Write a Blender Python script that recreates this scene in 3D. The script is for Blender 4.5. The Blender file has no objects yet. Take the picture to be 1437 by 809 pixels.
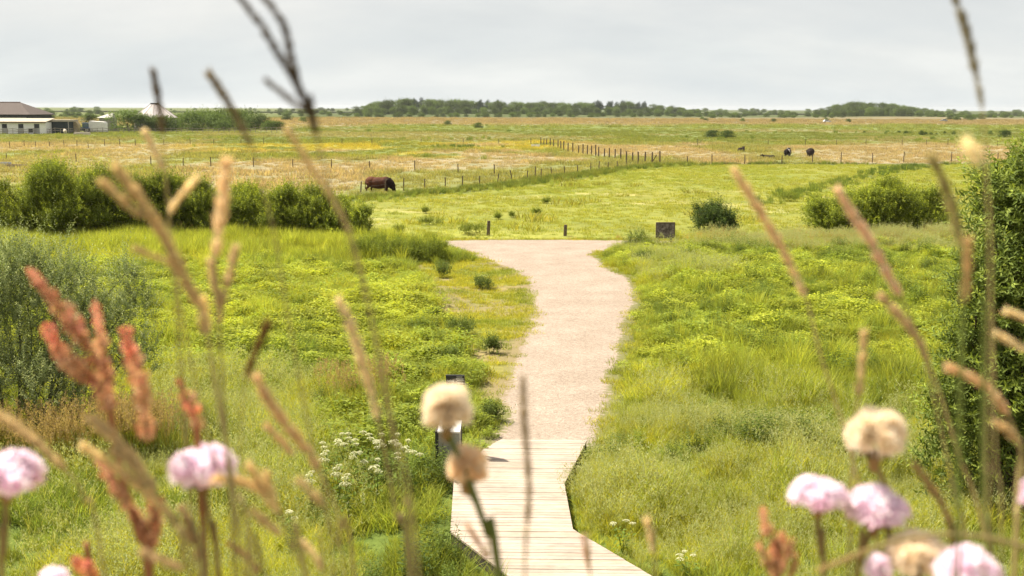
import bpy, math, random
import numpy as np
from mathutils import Matrix, Vector

rng = np.random.default_rng(7)
random.seed(7)
sc = bpy.context.scene
COL = sc.collection
R = math.radians
HAZE = 0.00005

# ------------------------------------------------------------------ camera
F = 1600.0                       # focal length in photograph pixels
CAMZ = 7.0
CAM = np.array([0.0, 0.0, CAMZ])
th = math.atan((404.5 - 152.6) / F)
al = R(0.22)
f_ = np.array([0, math.cos(th), -math.sin(th)])
u0 = np.array([0, math.sin(th), math.cos(th)])
r0 = np.array([1.0, 0, 0])
r_ = r0 * math.cos(al) + u0 * math.sin(al)
u_ = u0 * math.cos(al) - r0 * math.sin(al)


def D(px, py):
    return f_ + r_ * ((px - 718.5) / F) - u_ * ((py - 404.5) / F)


def G(px, py, z=0.0):            # a photograph pixel on the level z
    d = D(px, py)
    return CAM + d * ((z - CAMZ) / d[2])


def P(px, py, depth):            # a photograph pixel at a distance
    return CAM + D(px, py) * depth


def proj(X, Y, Z=0.0):
    p = np.stack([X, Y, np.broadcast_to(Z, np.shape(X)) - CAMZ], -1)
    w = np.maximum(p @ f_, 1e-3)
    return 718.5 + F * (p @ r_) / w, 404.5 - F * (p @ u_) / w


cd = bpy.data.cameras.new('camera')
co = bpy.data.objects.new('camera', cd)
COL.objects.link(co)
m = Matrix.Identity(4)
for i in range(3):
    m[i][0], m[i][1], m[i][2], m[i][3] = r_[i], u_[i], -f_[i], CAM[i]
co.matrix_world = m
cd.sensor_width = 36
cd.lens = 36 * F / 1437
cd.clip_start = 0.05
cd.clip_end = 60000
cd.dof.use_dof = True
cd.dof.focus_distance = 32
cd.dof.aperture_fstop = 11.5
cd.dof.aperture_blades = 7
sc.camera = co

# ------------------------------------------------------------------ noise
_perm = np.random.default_rng(3).permutation(4096)
_val = np.random.default_rng(4).random(4096)


def vnoise(x, y, seed=0):
    x = np.asarray(x, float) + seed * 37.7
    y = np.asarray(y, float) + seed * 91.3
    xi = np.floor(x).astype(int)
    yi = np.floor(y).astype(int)
    xf = x - xi
    yf = y - yi
    xf = xf * xf * (3 - 2 * xf)
    yf = yf * yf * (3 - 2 * yf)

    def h(a, b):
        return _val[_perm[(_perm[a & 4095] + b) & 4095]]
    return (h(xi, yi) * (1 - xf) + h(xi + 1, yi) * xf) * (1 - yf) + (h(xi, yi + 1) * (1 - xf) + h(xi + 1, yi + 1) * xf) * yf


def fbm(x, y, seed=0, o=3):
    s = 0
    a = 0.5
    t = 0
    for k in range(o):
        s = s + a * vnoise(np.asarray(x) * 2 ** k, np.asarray(y) * 2 ** k, seed + k)
        t += a
        a *= 0.5
    return s / t


def smooth(a, b, x):
    t = np.clip((x - a) / (b - a), 0, 1)
    return t * t * (3 - 2 * t)


def inpoly(x, y, poly):
    x = np.asarray(x)
    y = np.asarray(y)
    c = np.zeros(x.shape, bool)
    n = len(poly)
    for i in range(n):
        x1, y1 = poly[i]
        x2, y2 = poly[(i + 1) % n]
        if y1 == y2:
            continue
        k = (y1 > y) != (y2 > y)
        c ^= k & (x < (x2 - x1) * (y - y1) / (y2 - y1) + x1)
    return c


def segdist(x, y, pts, closed=False):
    d = np.full(np.shape(x), 1e9)
    n = len(pts)
    for i in range(n if closed else n - 1):
        a = np.array(pts[i][:2])
        b = np.array(pts[(i + 1) % n][:2])
        ab = b - a
        t = np.clip(((x - a[0]) * ab[0] + (y - a[1]) * ab[1]) / (ab @ ab + 1e-9), 0, 1)
        d = np.minimum(d, np.hypot(x - a[0] - t * ab[0], y - a[1] - t * ab[1]))
    return d


def gpoly(pix, z=0.0):
    return [tuple(G(a, b, z)[:2]) for a, b in pix]


# ------------------------------------------------------------------ layout outlines (pixels of the photograph -> ground metres)
PATH_PX = [(560, 341.5), (640, 338.2), (720, 337.6), (800, 337.6), (905, 338.6), (985, 340), (975, 346), (900, 349), (850, 351), (826, 357), (846, 376), (878, 392), (886, 410), (884, 430),
           (874, 455), (866, 485), (857, 515), (850, 545), (842, 575), (832, 600), (824, 625), (700, 625), (716, 600),
           (718, 575), (712, 560), (722, 538), (730, 508), (742, 486), (752, 455), (753, 432), (747, 407), (742, 390), (722, 379), (695, 368), (668, 358), (645, 349), (600, 346)]
DECK_PX = [(704, 616.5), (824, 617.5), (792, 679), (804, 743), (916, 809), (1010, 862), (800, 862), (714, 809), (632, 746), (637, 672), (680, 629)]
DECK_Z = 0.22
PATH = gpoly(PATH_PX)
DECK = gpoly(DECK_PX, DECK_Z)
MOWN = gpoly([(585, 372), (690, 366), (745, 388), (757, 437), (733, 507), (714, 560), (690, 560), (668, 505), (640, 470), (618, 430), (600, 400)])
DITCH = [tuple(G(*q)[:2]) for q in [(395, 292), (500, 281), (560, 275), (640, 269), (700, 263), (760, 255), (820, 247), (870, 239), (925, 233.5), (975, 232.5)]]
DITCHR = [tuple(G(*q)[:2]) for q in [(975, 232.5), (1100, 230.5), (1220, 231), (1350, 231), (1560, 232)]]
DITCH2 = [tuple(G(*q)[:2]) for q in [(1060, 288), (1110, 276), (1160, 264), (1210, 252), (1250, 241), (1285, 233)]]
PAST_PX = [(380, 294), (500, 281), (640, 269), (760, 255), (870, 239), (925, 233), (1000, 231.5), (1220, 231), (1700, 232), (1900, 336), (560, 336), (500, 336)]
PAST = gpoly(PAST_PX)


def gz(x, y):
    x = np.asarray(x, float)
    y = np.asarray(y, float)
    dune = np.clip(6.4 - 0.62 * np.maximum(y - 0.15, 0) - 0.10 * np.maximum(-y, 0), 0, 7)
    und = (fbm(x / 7, y / 7, 1, 3) - 0.5) * 0.5 + (fbm(x / 1.5, y / 1.5, 2, 2) - 0.5) * 0.26
    und = und + 0.35 * np.exp(-(((x - 4.5) / 2.2) ** 2 + ((y - 21) / 1.6) ** 2))
    near = smooth(9, 13, y) * (1 - smooth(58, 75, y))
    pm = path_mask(x, y)
    far = 2.5 * smooth(1500, 3500, y) + 3.0 * np.exp(-(((x - 350) / 70) ** 2 + ((y - 1010) / 60) ** 2))
    far = far + 2.0 * np.exp(-(((x + 20) / 130) ** 2 + ((y - 1060) / 60) ** 2))
    return dune * (1 - smooth(10, 12, y)) + und * near * (1 - pm) + far


def path_mask(x, y):
    if np.size(x) == 0:
        return np.zeros(np.shape(x))
    d = np.where(inpoly(x, y, PATH), 0, segdist(x, y, PATH, True))
    e = np.where(inpoly(x, y, DECK), 0, segdist(x, y, DECK, True))
    return 1 - smooth(0.2, 1.6, np.minimum(d, e))


def gz1(x, y):
    return float(gz(np.array([x]), np.array([y]))[0])


def GG(px, py):
    q = G(px, py)
    for _ in range(3):
        q = G(px, py, gz1(q[0], q[1]))
    return q


# ------------------------------------------------------------------ mesh helpers
class MB:
    def __init__(s):
        s.v = []
        s.f = []
        s.c = []
        s.mi = []
        s.n = 0

    def add(s, v, f, c=(1, 1, 1, 0), mi=0):
        v = np.asarray(v, float).reshape(-1, 3)
        f = np.asarray(f, int)
        if f.ndim == 2 and f.shape[1] == 4:
            f = np.concatenate([f[:, [0, 1, 2]], f[:, [0, 2, 3]]])
        c = np.asarray(c, float)
        if c.ndim == 1:
            c = np.broadcast_to(c, (len(v), 4))
        s.v.append(v)
        s.f.append(f + s.n)
        s.c.append(c)
        s.mi.append(np.full(len(f), mi))
        s.n += len(v)
        return s

    def mesh(s, name, mats, off=None, smooth_=False):
        v = np.concatenate(s.v)
        if off is not None:
            v = v - np.asarray(off)
        f = np.concatenate(s.f)
        c = np.concatenate(s.c)
        me = bpy.data.meshes.new(name)
        me.vertices.add(len(v))
        me.vertices.foreach_set('co', v.astype(np.float32).ravel())
        me.loops.add(len(f) * 3)
        me.loops.foreach_set('vertex_index', f.astype(np.int32).ravel())
        me.polygons.add(len(f))
        me.polygons.foreach_set('loop_start', np.arange(0, len(f) * 3, 3, dtype=np.int32))
        me.polygons.foreach_set('material_index', np.concatenate(s.mi).astype(np.int32))
        me.polygons.foreach_set('use_smooth', np.full(len(f), smooth_))
        a = me.attributes.new('col', 'FLOAT_COLOR', 'POINT')
        a.data.foreach_set('color', c.astype(np.float32).ravel())
        for mt in (mats if isinstance(mats, (list, tuple)) else [mats]):
            me.materials.append(mt)
        me.update(calc_edges=True)
        me.validate()
        return me


def tag(o, label=None, cat=None, group=None, kind=None):
    if label:
        o['label'] = label
    if cat:
        o['category'] = cat
    if group:
        o['group'] = group
    if kind:
        o['kind'] = kind
    return o


def link(name, me, parent=None, loc=None):
    o = bpy.data.objects.new(name, me)
    COL.objects.link(o)
    if parent is not None:
        o.parent = parent
    if loc is not None:
        o.location = loc
    return o


def thing(name, loc, label, cat, group=None, rz=0.0):
    o = bpy.data.objects.new(name, None)
    COL.objects.link(o)
    o.location = tuple(loc)
    o.rotation_euler = (0, 0, rz)
    o.empty_display_size = 0.1
    return tag(o, label, cat, group)


def part(name, mb, mat, parent, smooth_=False):
    return link(name, mb.mesh(name, mat, None, smooth_), parent)


def copy_tree(o, loc, label=None, group=None, rz=None):
    c = o.copy()
    COL.objects.link(c)
    c.location = loc
    if label:
        c['label'] = label
    if group:
        c['group'] = group
    if rz is not None:
        c.rotation_euler = (0, 0, rz)
    for ch in o.children:
        k = ch.copy()
        COL.objects.link(k)
        k.parent = c
        for g in ch.children:
            q = g.copy()
            COL.objects.link(q)
            q.parent = k
    return c


def unit(v):
    return v / np.maximum(np.linalg.norm(v, axis=-1, keepdims=True), 1e-9)


def tube(mb, pts, rad, n=6, c=(1, 1, 1, 0), mi=0, cap=True):
    pts = np.asarray(pts, float)
    k = len(pts)
    rad = np.broadcast_to(rad, (k,))
    t = unit(np.gradient(pts, axis=0))
    up = np.array([0.13, 0.31, 0.94]) if abs(t[0][2]) < 0.9 else np.array([0.9, 0.3, 0.1])
    a = unit(np.cross(t, up))
    b = np.cross(t, a)
    ang = np.linspace(0, 2 * math.pi, n, endpoint=False)
    v = (pts[:, None] + rad[:, None, None] * (np.cos(ang)[None, :, None] * a[:, None] + np.sin(ang)[None, :, None] * b[:, None])).reshape(-1, 3)
    f = []
    for i in range(k - 1):
        for j in range(n):
            f.append((i * n + j, i * n + (j + 1) % n, (i + 1) * n + (j + 1) % n, (i + 1) * n + j))
    base = mb.n
    mb.add(v, f, c, mi)
    if cap:
        for e in (0, k - 1):
            vv = np.concatenate([v[e * n:(e + 1) * n], pts[e:e + 1]])
            mb.add(vv, [(j, (j + 1) % n, n) for j in range(n)], c if np.ndim(c) == 1 else c[0], mi)


def box(mb, x0, x1, y0, y1, z0, z1, c=(1, 1, 1, 0), mi=0, rot=None, org=(0, 0, 0), bev=0.0):
    if bev > 0:
        pts = []
        b = bev
        for zz, i in ((z0, b), (z0 + b, 0), (z1 - b, 0), (z1, b)):
            pts += [(x0 + i + 0, y0 + i, zz), (x1 - i, y0 + i, zz), (x1 - i, y1 - i, zz), (x0 + i, y1 - i, zz)]
        f = [(3, 2, 1, 0), (12, 13, 14, 15)]
        for k in range(3):
            for j in range(4):
                f.append((k * 4 + j, k * 4 + (j + 1) % 4, (k + 1) * 4 + (j + 1) % 4, (k + 1) * 4 + j))
        v = np.array(pts, float)
    else:
        v = np.array([(x, y, z) for z in (z0, z1) for (x, y) in ((x0, y0), (x1, y0), (x1, y1), (x0, y1))], float)
        f = [(3, 2, 1, 0), (4, 5, 6, 7), (0, 1, 5, 4), (1, 2, 6, 5), (2, 3, 7, 6), (3, 0, 4, 7)]
    if rot is not None:
        v = v @ np.array(rot).T
    mb.add(v + np.array(org), f, c, mi)


def prism(mb, poly, z0, z1, c=(1, 1, 1, 0), mi=0, axis='z'):
    """Convex outline pulled through a thickness."""
    n = len(poly)
    lo = [(p[0], p[1], z0) for p in poly]
    hi = [(p[0], p[1], z1) for p in poly]
    v = np.array(lo + hi, float)
    if axis == 'y':
        v = v[:, [0, 2, 1]]
    if axis == 'x':
        v = v[:, [2, 0, 1]]
    f = [(i, (i + 1) % n, n + (i + 1) % n, n + i) for i in range(n)]
    mb.add(v, f, c, mi)
    mb.add(v[:n], [(0, i + 1, i) for i in range(1, n - 1)], c, mi)
    mb.add(v[n:], [(0, i, i + 1) for i in range(1, n - 1)], c, mi)


def rotz(a):
    return np.array([[math.cos(a), -math.sin(a), 0], [math.sin(a), math.cos(a), 0], [0, 0, 1]])


# ------------------------------------------------------------------ materials
def newmat(name):
    mt = bpy.data.materials.new(name)
    mt.use_nodes = True
    nt = mt.node_tree
    nt.nodes.clear()
    return mt, nt, nt.nodes, nt.links


def N(nt, t, **kw):
    n = nt.nodes.new(t)
    for k, v in kw.items():
        if k in n.inputs:
            n.inputs[k].default_value = v
        else:
            setattr(n, k, v)
    return n


def mixc(nt, a, b, fac, mode='MIX'):
    n = nt.nodes.new('ShaderNodeMix')
    n.data_type = 'RGBA'
    n.blend_type = mode
    for sock, val in ((n.inputs[0], fac), (n.inputs[6], a), (n.inputs[7], b)):
        if hasattr(val, 'is_output'):
            nt.links.new(val, sock)
        elif isinstance(val, (int, float)):
            sock.default_value = val
        else:
            sock.default_value = tuple(val) + ((1,) if len(val) == 3 else ())
    return n.outputs[2]


def ramp(nt, src, stops):
    n = nt.nodes.new('ShaderNodeValToRGB')
    e = n.color_ramp.elements
    while len(e) > 1:
        e.remove(e[-1])
    for i, (p, c) in enumerate(stops):
        k = e[0] if i == 0 else e.new(p)
        k.position = p
        k.color = tuple(c) + ((1,) if len(c) == 3 else ())
    nt.links.new(src, n.inputs[0])
    return n.outputs[0]


def worldpos(nt):
    return nt.nodes.new('ShaderNodeNewGeometry').outputs['Position']


def noise(nt, vec, scale, detail=3, rough=0.55, stretch=None):
    if stretch is not None:
        mp = nt.nodes.new('ShaderNodeMapping')
        mp.inputs['Scale'].default_value = stretch
        nt.links.new(vec, mp.inputs[0])
        vec = mp.outputs[0]
    n = N(nt, 'ShaderNodeTexNoise', Scale=scale, Detail=detail, Roughness=rough)
    nt.links.new(vec, n.inputs['Vector'])
    return n.outputs['Fac']


def leafy(name, base, vary=0.25, trans=0.35, tint_attr=False, rough=0.65, spec=0.12, trans_gain=(1.25, 1.22, 0.6)):
    """Thin leaves, blades and petals: colour from the mesh attribute (alpha 0 multiplies the base, alpha 1 replaces it)."""
    mt, nt, nd, lk = newmat(name)
    at = N(nt, 'ShaderNodeAttribute', attribute_name='col')
    if tint_attr:
        ti = N(nt, 'ShaderNodeAttribute', attribute_name='tint', attribute_type='INSTANCER')
        bcol = ti.outputs['Color']
    else:
        oi = nd.new('ShaderNodeObjectInfo')
        bcol = mixc(nt, [b * (1 - vary) for b in base], [b * (1 + vary) for b in base], oi.outputs['Random'])
    mul = mixc(nt, bcol, at.outputs['Color'], 1.0, 'MULTIPLY')
    colr = mixc(nt, mul, at.outputs['Color'], at.outputs['Alpha'])
    pr = N(nt, 'ShaderNodeBsdfPrincipled', Roughness=rough)
    pr.inputs['Specular IOR Level'].default_value = spec
    lk.new(colr, pr.inputs['Base Color'])
    tr = nd.new('ShaderNodeBsdfTranslucent')
    tc = mixc(nt, colr, trans_gain, 1.0, 'MULTIPLY')
    lk.new(tc, tr.inputs[0])
    mx = N(nt, 'ShaderNodeMixShader')
    mx.inputs[0].default_value = trans
    lk.new(pr.outputs[0], mx.inputs[1])
    lk.new(tr.outputs[0], mx.inputs[2])
    out = nd.new('ShaderNodeOutputMaterial')
    lk.new(mx.outputs[0], out.inputs[0])
    return mt


def solid(name, base, rough=0.8, var=0.25, scale=6.0, dark=None, spec=0.3, stretch=None, bump=0.0, metal=0.0, coltint=False):
    mt, nt, nd, lk = newmat(name)
    tc = nd.new('ShaderNodeTexCoord')
    nz = noise(nt, tc.outputs['Object'], scale, 5, 0.6, stretch)
    nz2 = noise(nt, tc.outputs['Object'], scale * 6, 3, 0.6, stretch)
    lo = dark if dark is not None else [b * (1 - var) for b in base]
    hi = [min(b * (1 + var * 0.6), 1) for b in base]
    c = ramp(nt, nz, [(0.3, lo), (0.7, hi)])
    c = mixc(nt, c, ramp(nt, nz2, [(0.3, (0.82,) * 3), (0.7, (1.1,) * 3)]), 1.0, 'MULTIPLY')
    if coltint:
        at = N(nt, 'ShaderNodeAttribute', attribute_name='col')
        c = mixc(nt, c, at.outputs['Color'], 1.0, 'MULTIPLY')
    pr = N(nt, 'ShaderNodeBsdfPrincipled', Roughness=rough, Metallic=metal)
    pr.inputs['Specular IOR Level'].default_value = spec
    lk.new(c, pr.inputs['Base Color'])
    if bump > 0:
        bp = N(nt, 'ShaderNodeBump', Strength=bump, Distance=0.01)
        lk.new(nz2, bp.inputs['Height'])
        lk.new(bp.outputs[0], pr.inputs['Normal'])
    out = nd.new('ShaderNodeOutputMaterial')
    lk.new(pr.outputs[0], out.inputs[0])
    return mt


M = {}
M['blade'] = leafy('grass_blades', (1, 1, 1), trans=0.44, tint_attr=True)
M['bark'] = solid('bark', (0.10, 0.075, 0.05), 0.9, 0.4, 12, bump=0.4)
M['postwood'] = solid('post_wood', (0.13, 0.095, 0.06), 0.9, 0.45, 9, stretch=(1, 1, 0.2), bump=0.3)
M['railwood'] = solid('rail_wood', (0.27, 0.23, 0.18), 0.9, 0.35, 3)
M['wire'] = solid('wire', (0.2, 0.2, 0.2), 0.5, 0.1, metal=0.6)

# ------------------------------------------------------------------ world and sun
SUN_EL, SUN_AZ = R(58), R(-62)          # azimuth measured from +Y towards +X (so the sun stands ahead and to the left)
w = bpy.data.worlds.new('World')
sc.world = w
w.use_nodes = True
nt = w.node_tree
nt.nodes.clear()
sky = N(nt, 'ShaderNodeTexSky', sky_type='NISHITA')
sky.sun_disc = False
sky.sun_elevation = SUN_EL
sky.sun_rotation = SUN_AZ
sky.air_density = 1.0
sky.dust_density = 2.0
bg1 = N(nt, 'ShaderNodeBackground', Strength=0.05)
nt.links.new(sky.outputs[0], bg1.inputs[0])
tc = nt.nodes.new('ShaderNodeTexCoord')
sep = nt.nodes.new('ShaderNodeSeparateXYZ')
nt.links.new(tc.outputs['Generated'], sep.inputs[0])
za = N(nt, 'ShaderNodeMath', operation='MAXIMUM')
nt.links.new(sep.outputs[2], za.inputs[0])
za.inputs[1].default_value = 0.0
zb = N(nt, 'ShaderNodeMath', operation='ADD')
nt.links.new(za.outputs[0], zb.inputs[0])
zb.inputs[1].default_value = 0.42
dv = N(nt, 'ShaderNodeVectorMath', operation='DIVIDE')
cmb = nt.nodes.new('ShaderNodeCombineXYZ')
for i in range(3):
    nt.links.new(zb.outputs[0], cmb.inputs[i])
nt.links.new(tc.outputs['Generated'], dv.inputs[0])
nt.links.new(cmb.outputs[0], dv.inputs[1])
cl = noise(nt, dv.outputs[0], 2.1, 7, 0.5, (0.55, 1.0, 0.0))
cl2 = noise(nt, dv.outputs[0], 5.5, 6, 0.58, (0.5, 1.0, 0.0))
el = ramp(nt, za.outputs[0], [(0.0, (0.86, 0.90, 0.905)), (0.04, (0.85, 0.88, 0.88)), (0.10, (0.87, 0.87, 0.855)), (0.35, (0.88, 0.875, 0.86))])
cc = ramp(nt, cl, [(0.32, (0.86, 0.885, 0.90)), (0.45, (0.955, 0.968, 0.972)), (0.54, (1.02, 1.015, 1.0)), (0.64, (1.10, 1.085, 1.06))])
cc2 = ramp(nt, cl2, [(0.36, (0.96, 0.967, 0.975)), (0.52, (1.0, 1.0, 1.0)), (0.64, (1.05, 1.045, 1.035))])
c = mixc(nt, mixc(nt, el, cc, 1.0, 'MULTIPLY'), cc2, 1.0, 'MULTIPLY')
bg2 = N(nt, 'ShaderNodeBackground', Strength=0.41)
nt.links.new(c, bg2.inputs[0])
mx = N(nt, 'ShaderNodeMixShader')
mx.inputs[0].default_value = 0.94
nt.links.new(bg1.outputs[0], mx.inputs[1])
nt.links.new(bg2.outputs[0], mx.inputs[2])
ow = nt.nodes.new('ShaderNodeOutputWorld')
nt.links.new(mx.outputs[0], ow.inputs[0])

sl = bpy.data.lights.new('sun', 'SUN')
sl.energy = 5.0
sl.angle = R(1.2)
sl.color = (1.0, 0.915, 0.78)
so = bpy.data.objects.new('sun', sl)
COL.objects.link(so)
sd = Vector((math.sin(SUN_AZ) * math.cos(SUN_EL), math.cos(SUN_AZ) * math.cos(SUN_EL), math.sin(SUN_EL)))
so.rotation_euler = sd.to_track_quat('Z', 'Y').to_euler()
so.location = (-30, 30, 60)

sc.view_settings.view_transform = 'Standard'
sc.view_settings.look = 'None'
sc.view_settings.exposure = 1.25
sc.view_settings.gamma = 1
sc.render.engine = 'CYCLES'
sc.cycles.use_denoising = True
sc.cycles.max_bounces = 8
sc.cycles.transparent_max_bounces = 8
sc.cycles.sample_clamp_indirect = 6

# ------------------------------------------------------------------ ground
STRAW = np.array((0.285, 0.238, 0.142))
PINKB = np.array((0.235, 0.195, 0.11))
PASTC = np.array((0.215, 0.22, 0.045))
MEADC = np.array((0.095, 0.125, 0.026))
GREEN = np.array((0.15, 0.175, 0.05))
YELLO = np.array((0.30, 0.265, 0.05))
SOIL = np.array((0.25, 0.19, 0.10))
DGREEN = np.array((0.085, 0.105, 0.035))


def field_colour(X, Y):
    px, py = proj(X, Y)
    sh = X.shape
    wob = (fbm(X / 25, Y / 60, 11, 3) - 0.5)
    pyw = py + wob * 9 * np.clip((py - 158) / 40, 0.1, 1)
    c = np.zeros(sh + (3,)) + STRAW

    def blend(a, col):
        nonlocal c
        a = np.clip(a, 0, 1)[..., None]
        c = c * (1 - a) + np.asarray(col) * a
    far = 1 - smooth(172, 177, pyw)
    blend(far, PINKB)
    blend(1 - smooth(164.5, 166.5, py), DGREEN * 1.1)
    left = 1 - smooth(350, 480, px)
    blend(left * (1 - smooth(163, 170, pyw)), GREEN * 0.9)
    # green band of rough grass across the middle distance
    blend(smooth(174, 179, pyw) * (1 - smooth(199, 203, pyw)) * (0.55 + 0.6 * smooth(.4, .6, fbm(X / 30, Y / 30, 5))), GREEN)
    blend(smooth(470, 560, px) * smooth(174, 178, pyw) * (1 - smooth(181, 184, pyw)), GREEN * 1.15)
    # yellow flowering patches left of the dark fence
    yl = smooth(198, 202, pyw) * (1 - smooth(219, 224, pyw)) * smooth(150, 420, px) * (1 - smooth(740, 850, px))
    blend(yl * smooth(.38, .6, fbm(X / 14, Y / 20, 6)), YELLO)
    blend(yl * smooth(.52, .64, fbm(X / 10, Y / 14, 16)), GREEN)
    # streaks of green in the straw field
    blend(smooth(186, 200, pyw) * smooth(.52, .66, fbm(X / 16, Y / 45, 8)) * 0.75, GREEN * np.array((1.15, 1.1, .9)))
    blend(smooth(200, 230, pyw) * (1 - smooth(60, 300, px)) * .45, GREEN * np.array((1.3, 1.2, 1)))
    inp = inpoly(X, Y, PAST)
    pc = PASTC * (0.88 + 0.3 * fbm(X / 9, Y / 9, 9))[..., None]
    c = np.where(inp[..., None], pc, c)
    bare = inp * smooth(.635, .70, fbm(X / 5.5, Y / 3.2, 21, 2)) * smooth(262, 275, py) * (1 - smooth(312, 325, py))
    blend(bare * .5, (0.42, 0.37, 0.16))
    blend(inp * smooth(1150, 1400, px) * .35, GREEN)
    d1 = np.minimum(segdist(X, Y, DITCH), segdist(X, Y, DITCHR))
    blend(1 - smooth(0.6, 2.4, d1), DGREEN)
    d2 = segdist(X, Y, DITCH2)
    blend((1 - smooth(0.5, 2.0, d2)) * smooth(.4, .55, fbm(X / 3, Y / 3, 12)), DGREEN * 1.2)
    near = (Y < 66) & ~inp & (py > 333)
    mc = MEADC * (0.8 + 0.4 * fbm(X / 3, Y / 3, 13))[..., None]
    c = np.where(near[..., None], mc, c)
    mown = inpoly(X, Y, MOWN)
    dm = np.where(mown, 0, segdist(X, Y, MOWN, True))
    a = (1 - smooth(0, 1.5, dm)) * near
    blend(a, PASTC * .8)
    blend(a * smooth(.46, .62, fbm(X / 1.6, Y / 1.6, 14)) * .75, SOIL * .85)
    pmk = (1 - smooth(.1, 1.2, np.where(inpoly(X, Y, PATH), 0, segdist(X, Y, PATH, True)))) * near
    blend(pmk * .5, SOIL * .7)
    dune = 1 - smooth(10.5, 12, Y)
    blend(dune, (0.24, 0.19, 0.11))
    return c


rows = list(np.arange(-60, -4, 4)) + list(np.arange(-4, 12, 0.4))
for yy in np.arange(812, 158, -1.3):
    q = G(718.5, yy)[1]
    if q > rows[-1] + 0.05:
        rows.append(q)
rows += [1500, 1800, 2200, 2700, 3300, 4200, 5600, 8000]
rows = np.array(rows)
us = np.concatenate([[-2.2, -1.4], np.linspace(-1, 1, 280), [1.4, 2.2]])
W = 0.56 * np.maximum(rows, 0) + 14
X = us[None, :] * W[:, None]
Y = np.repeat(rows[:, None], len(us), 1)
Z = gz(X.ravel(), Y.ravel()).reshape(X.shape)
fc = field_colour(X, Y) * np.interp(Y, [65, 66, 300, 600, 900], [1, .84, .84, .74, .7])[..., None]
gm = MB()
nr, nc = X.shape
idx = np.arange(nr * nc).reshape(nr, nc)
ff = np.stack([idx[:-1, :-1], idx[:-1, 1:], idx[1:, 1:], idx[1:, :-1]], -1).reshape(-1, 4)
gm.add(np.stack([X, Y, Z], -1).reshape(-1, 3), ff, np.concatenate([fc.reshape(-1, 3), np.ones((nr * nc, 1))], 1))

mt, nt, nd, lk = newmat('ground_soil_and_turf')
at = N(nt, 'ShaderNodeAttribute', attribute_name='col')
wp = worldpos(nt)
n1 = noise(nt, wp, 0.35, 5, 0.65)
n2 = noise(nt, wp, 3.0, 4, 0.65)
n3 = noise(nt, wp, 0.06, 5, 0.7)
c = mixc(nt, at.outputs['Color'], ramp(nt, n1, [(0.28, (0.70, 0.76, 0.72)), (0.5, (1, 1, 1)), (0.72, (1.24, 1.2, 1.1))]), 1.0, 'MULTIPLY')
c = mixc(nt, c, ramp(nt, n2, [(0.3, (0.68, 0.72, 0.68)), (0.55, (1.04, 1.04, 1.04)), (0.75, (1.25, 1.22, 1.2))]), 1.0, 'MULTIPLY')
c = mixc(nt, c, ramp(nt, n3, [(0.3, (0.82, 0.92, 0.80)), (0.55, (1, 1, 1)), (0.75, (1.15, 1.06, 1.0))]), 1.0, 'MULTIPLY')
pr = N(nt, 'ShaderNodeBsdfPrincipled', Roughness=0.95)
pr.inputs['Specular IOR Level'].default_value = 0.1
lk.new(c, pr.inputs['Base Color'])
bp = N(nt, 'ShaderNodeBump', Strength=0.6, Distance=0.12)
lk.new(n2, bp.inputs['Height'])
lk.new(bp.outputs[0], pr.inputs['Normal'])
out = nd.new('ShaderNodeOutputMaterial')
lk.new(pr.outputs[0], out.inputs[0])
M['ground'] = mt
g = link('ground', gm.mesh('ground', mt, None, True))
tag(g, 'wide flat meadow and pasture ground reaching the horizon', 'ground', kind='structure')

# ------------------------------------------------------------------ gravel path
def densify(poly, step):
    out = []
    n = len(poly)
    for i in range(n):
        a = np.array(poly[i])
        b = np.array(poly[(i + 1) % n])
        k = max(1, int(np.linalg.norm(b - a) / step))
        for j in range(k):
            out.append(a + (b - a) * j / k)
    return np.array(out)


ys = [p[1] for p in PATH]
gx = np.arange(min(p[0] for p in PATH) - 1, max(p[0] for p in PATH) + 1, 0.11)
gy = np.concatenate([np.arange(min(ys) - .5, 40, 0.11), np.arange(40, max(ys) + 1, 0.25)])
PX, PY = np.meshgrid(gx, gy)
sdv = segdist(PX, PY, PATH, True)
sdv = np.where(inpoly(PX, PY, PATH), -sdv, sdv)
sdv = sdv + (fbm(PX / 1.1, PY / 1.6, 31, 2) - .5) * .32
inside = sdv < 0.45
inside &= ~(inpoly(PX, PY, DECK) & (PY < G(760, 622)[1]))
hgt = gz(PX.ravel(), PY.ravel()).reshape(PX.shape) + 0.012 + .02 * np.clip(-sdv / .8, 0, 1)
cell = inside[:-1, :-1] & inside[1:, :-1] & inside[:-1, 1:] & inside[1:, 1:]
ii = np.arange(PX.size).reshape(PX.shape)
quads = np.stack([ii[:-1, :-1], ii[:-1, 1:], ii[1:, 1:], ii[1:, :-1]], -1)[cell]
used, inv = np.unique(quads, return_inverse=True)
pm = MB()
edge = np.clip(.5 - sdv.ravel()[used] / .9, 0, 1)
pxy = np.stack([PX.ravel(), PY.ravel()], -1)[used]
rim_c = field_colour(pxy[:, 0], pxy[:, 1])
pm.add(np.stack([PX.ravel(), PY.ravel(), hgt.ravel()], -1)[used], inv.reshape(-1, 4), np.concatenate([rim_c, edge[:, None]], 1))
mt, nt, nd, lk = newmat('pale_gravel')
wp = worldpos(nt)
at = N(nt, 'ShaderNodeAttribute', attribute_name='col')
vo = N(nt, 'ShaderNodeTexVoronoi', Scale=28.0)
lk.new(wp, vo.inputs['Vector'])
n1 = noise(nt, wp, 0.6, 5, 0.6)
n2 = noise(nt, wp, 12, 4, 0.7)
c = ramp(nt, n1, [(0.3, (0.245, 0.198, 0.155)), (0.7, (0.318, 0.265, 0.216))])
c = mixc(nt, c, mixc(nt, (0.72, 0.70, 0.68), (1.2, 1.19, 1.18), vo.outputs['Color']), 0.8, 'MULTIPLY')
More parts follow.
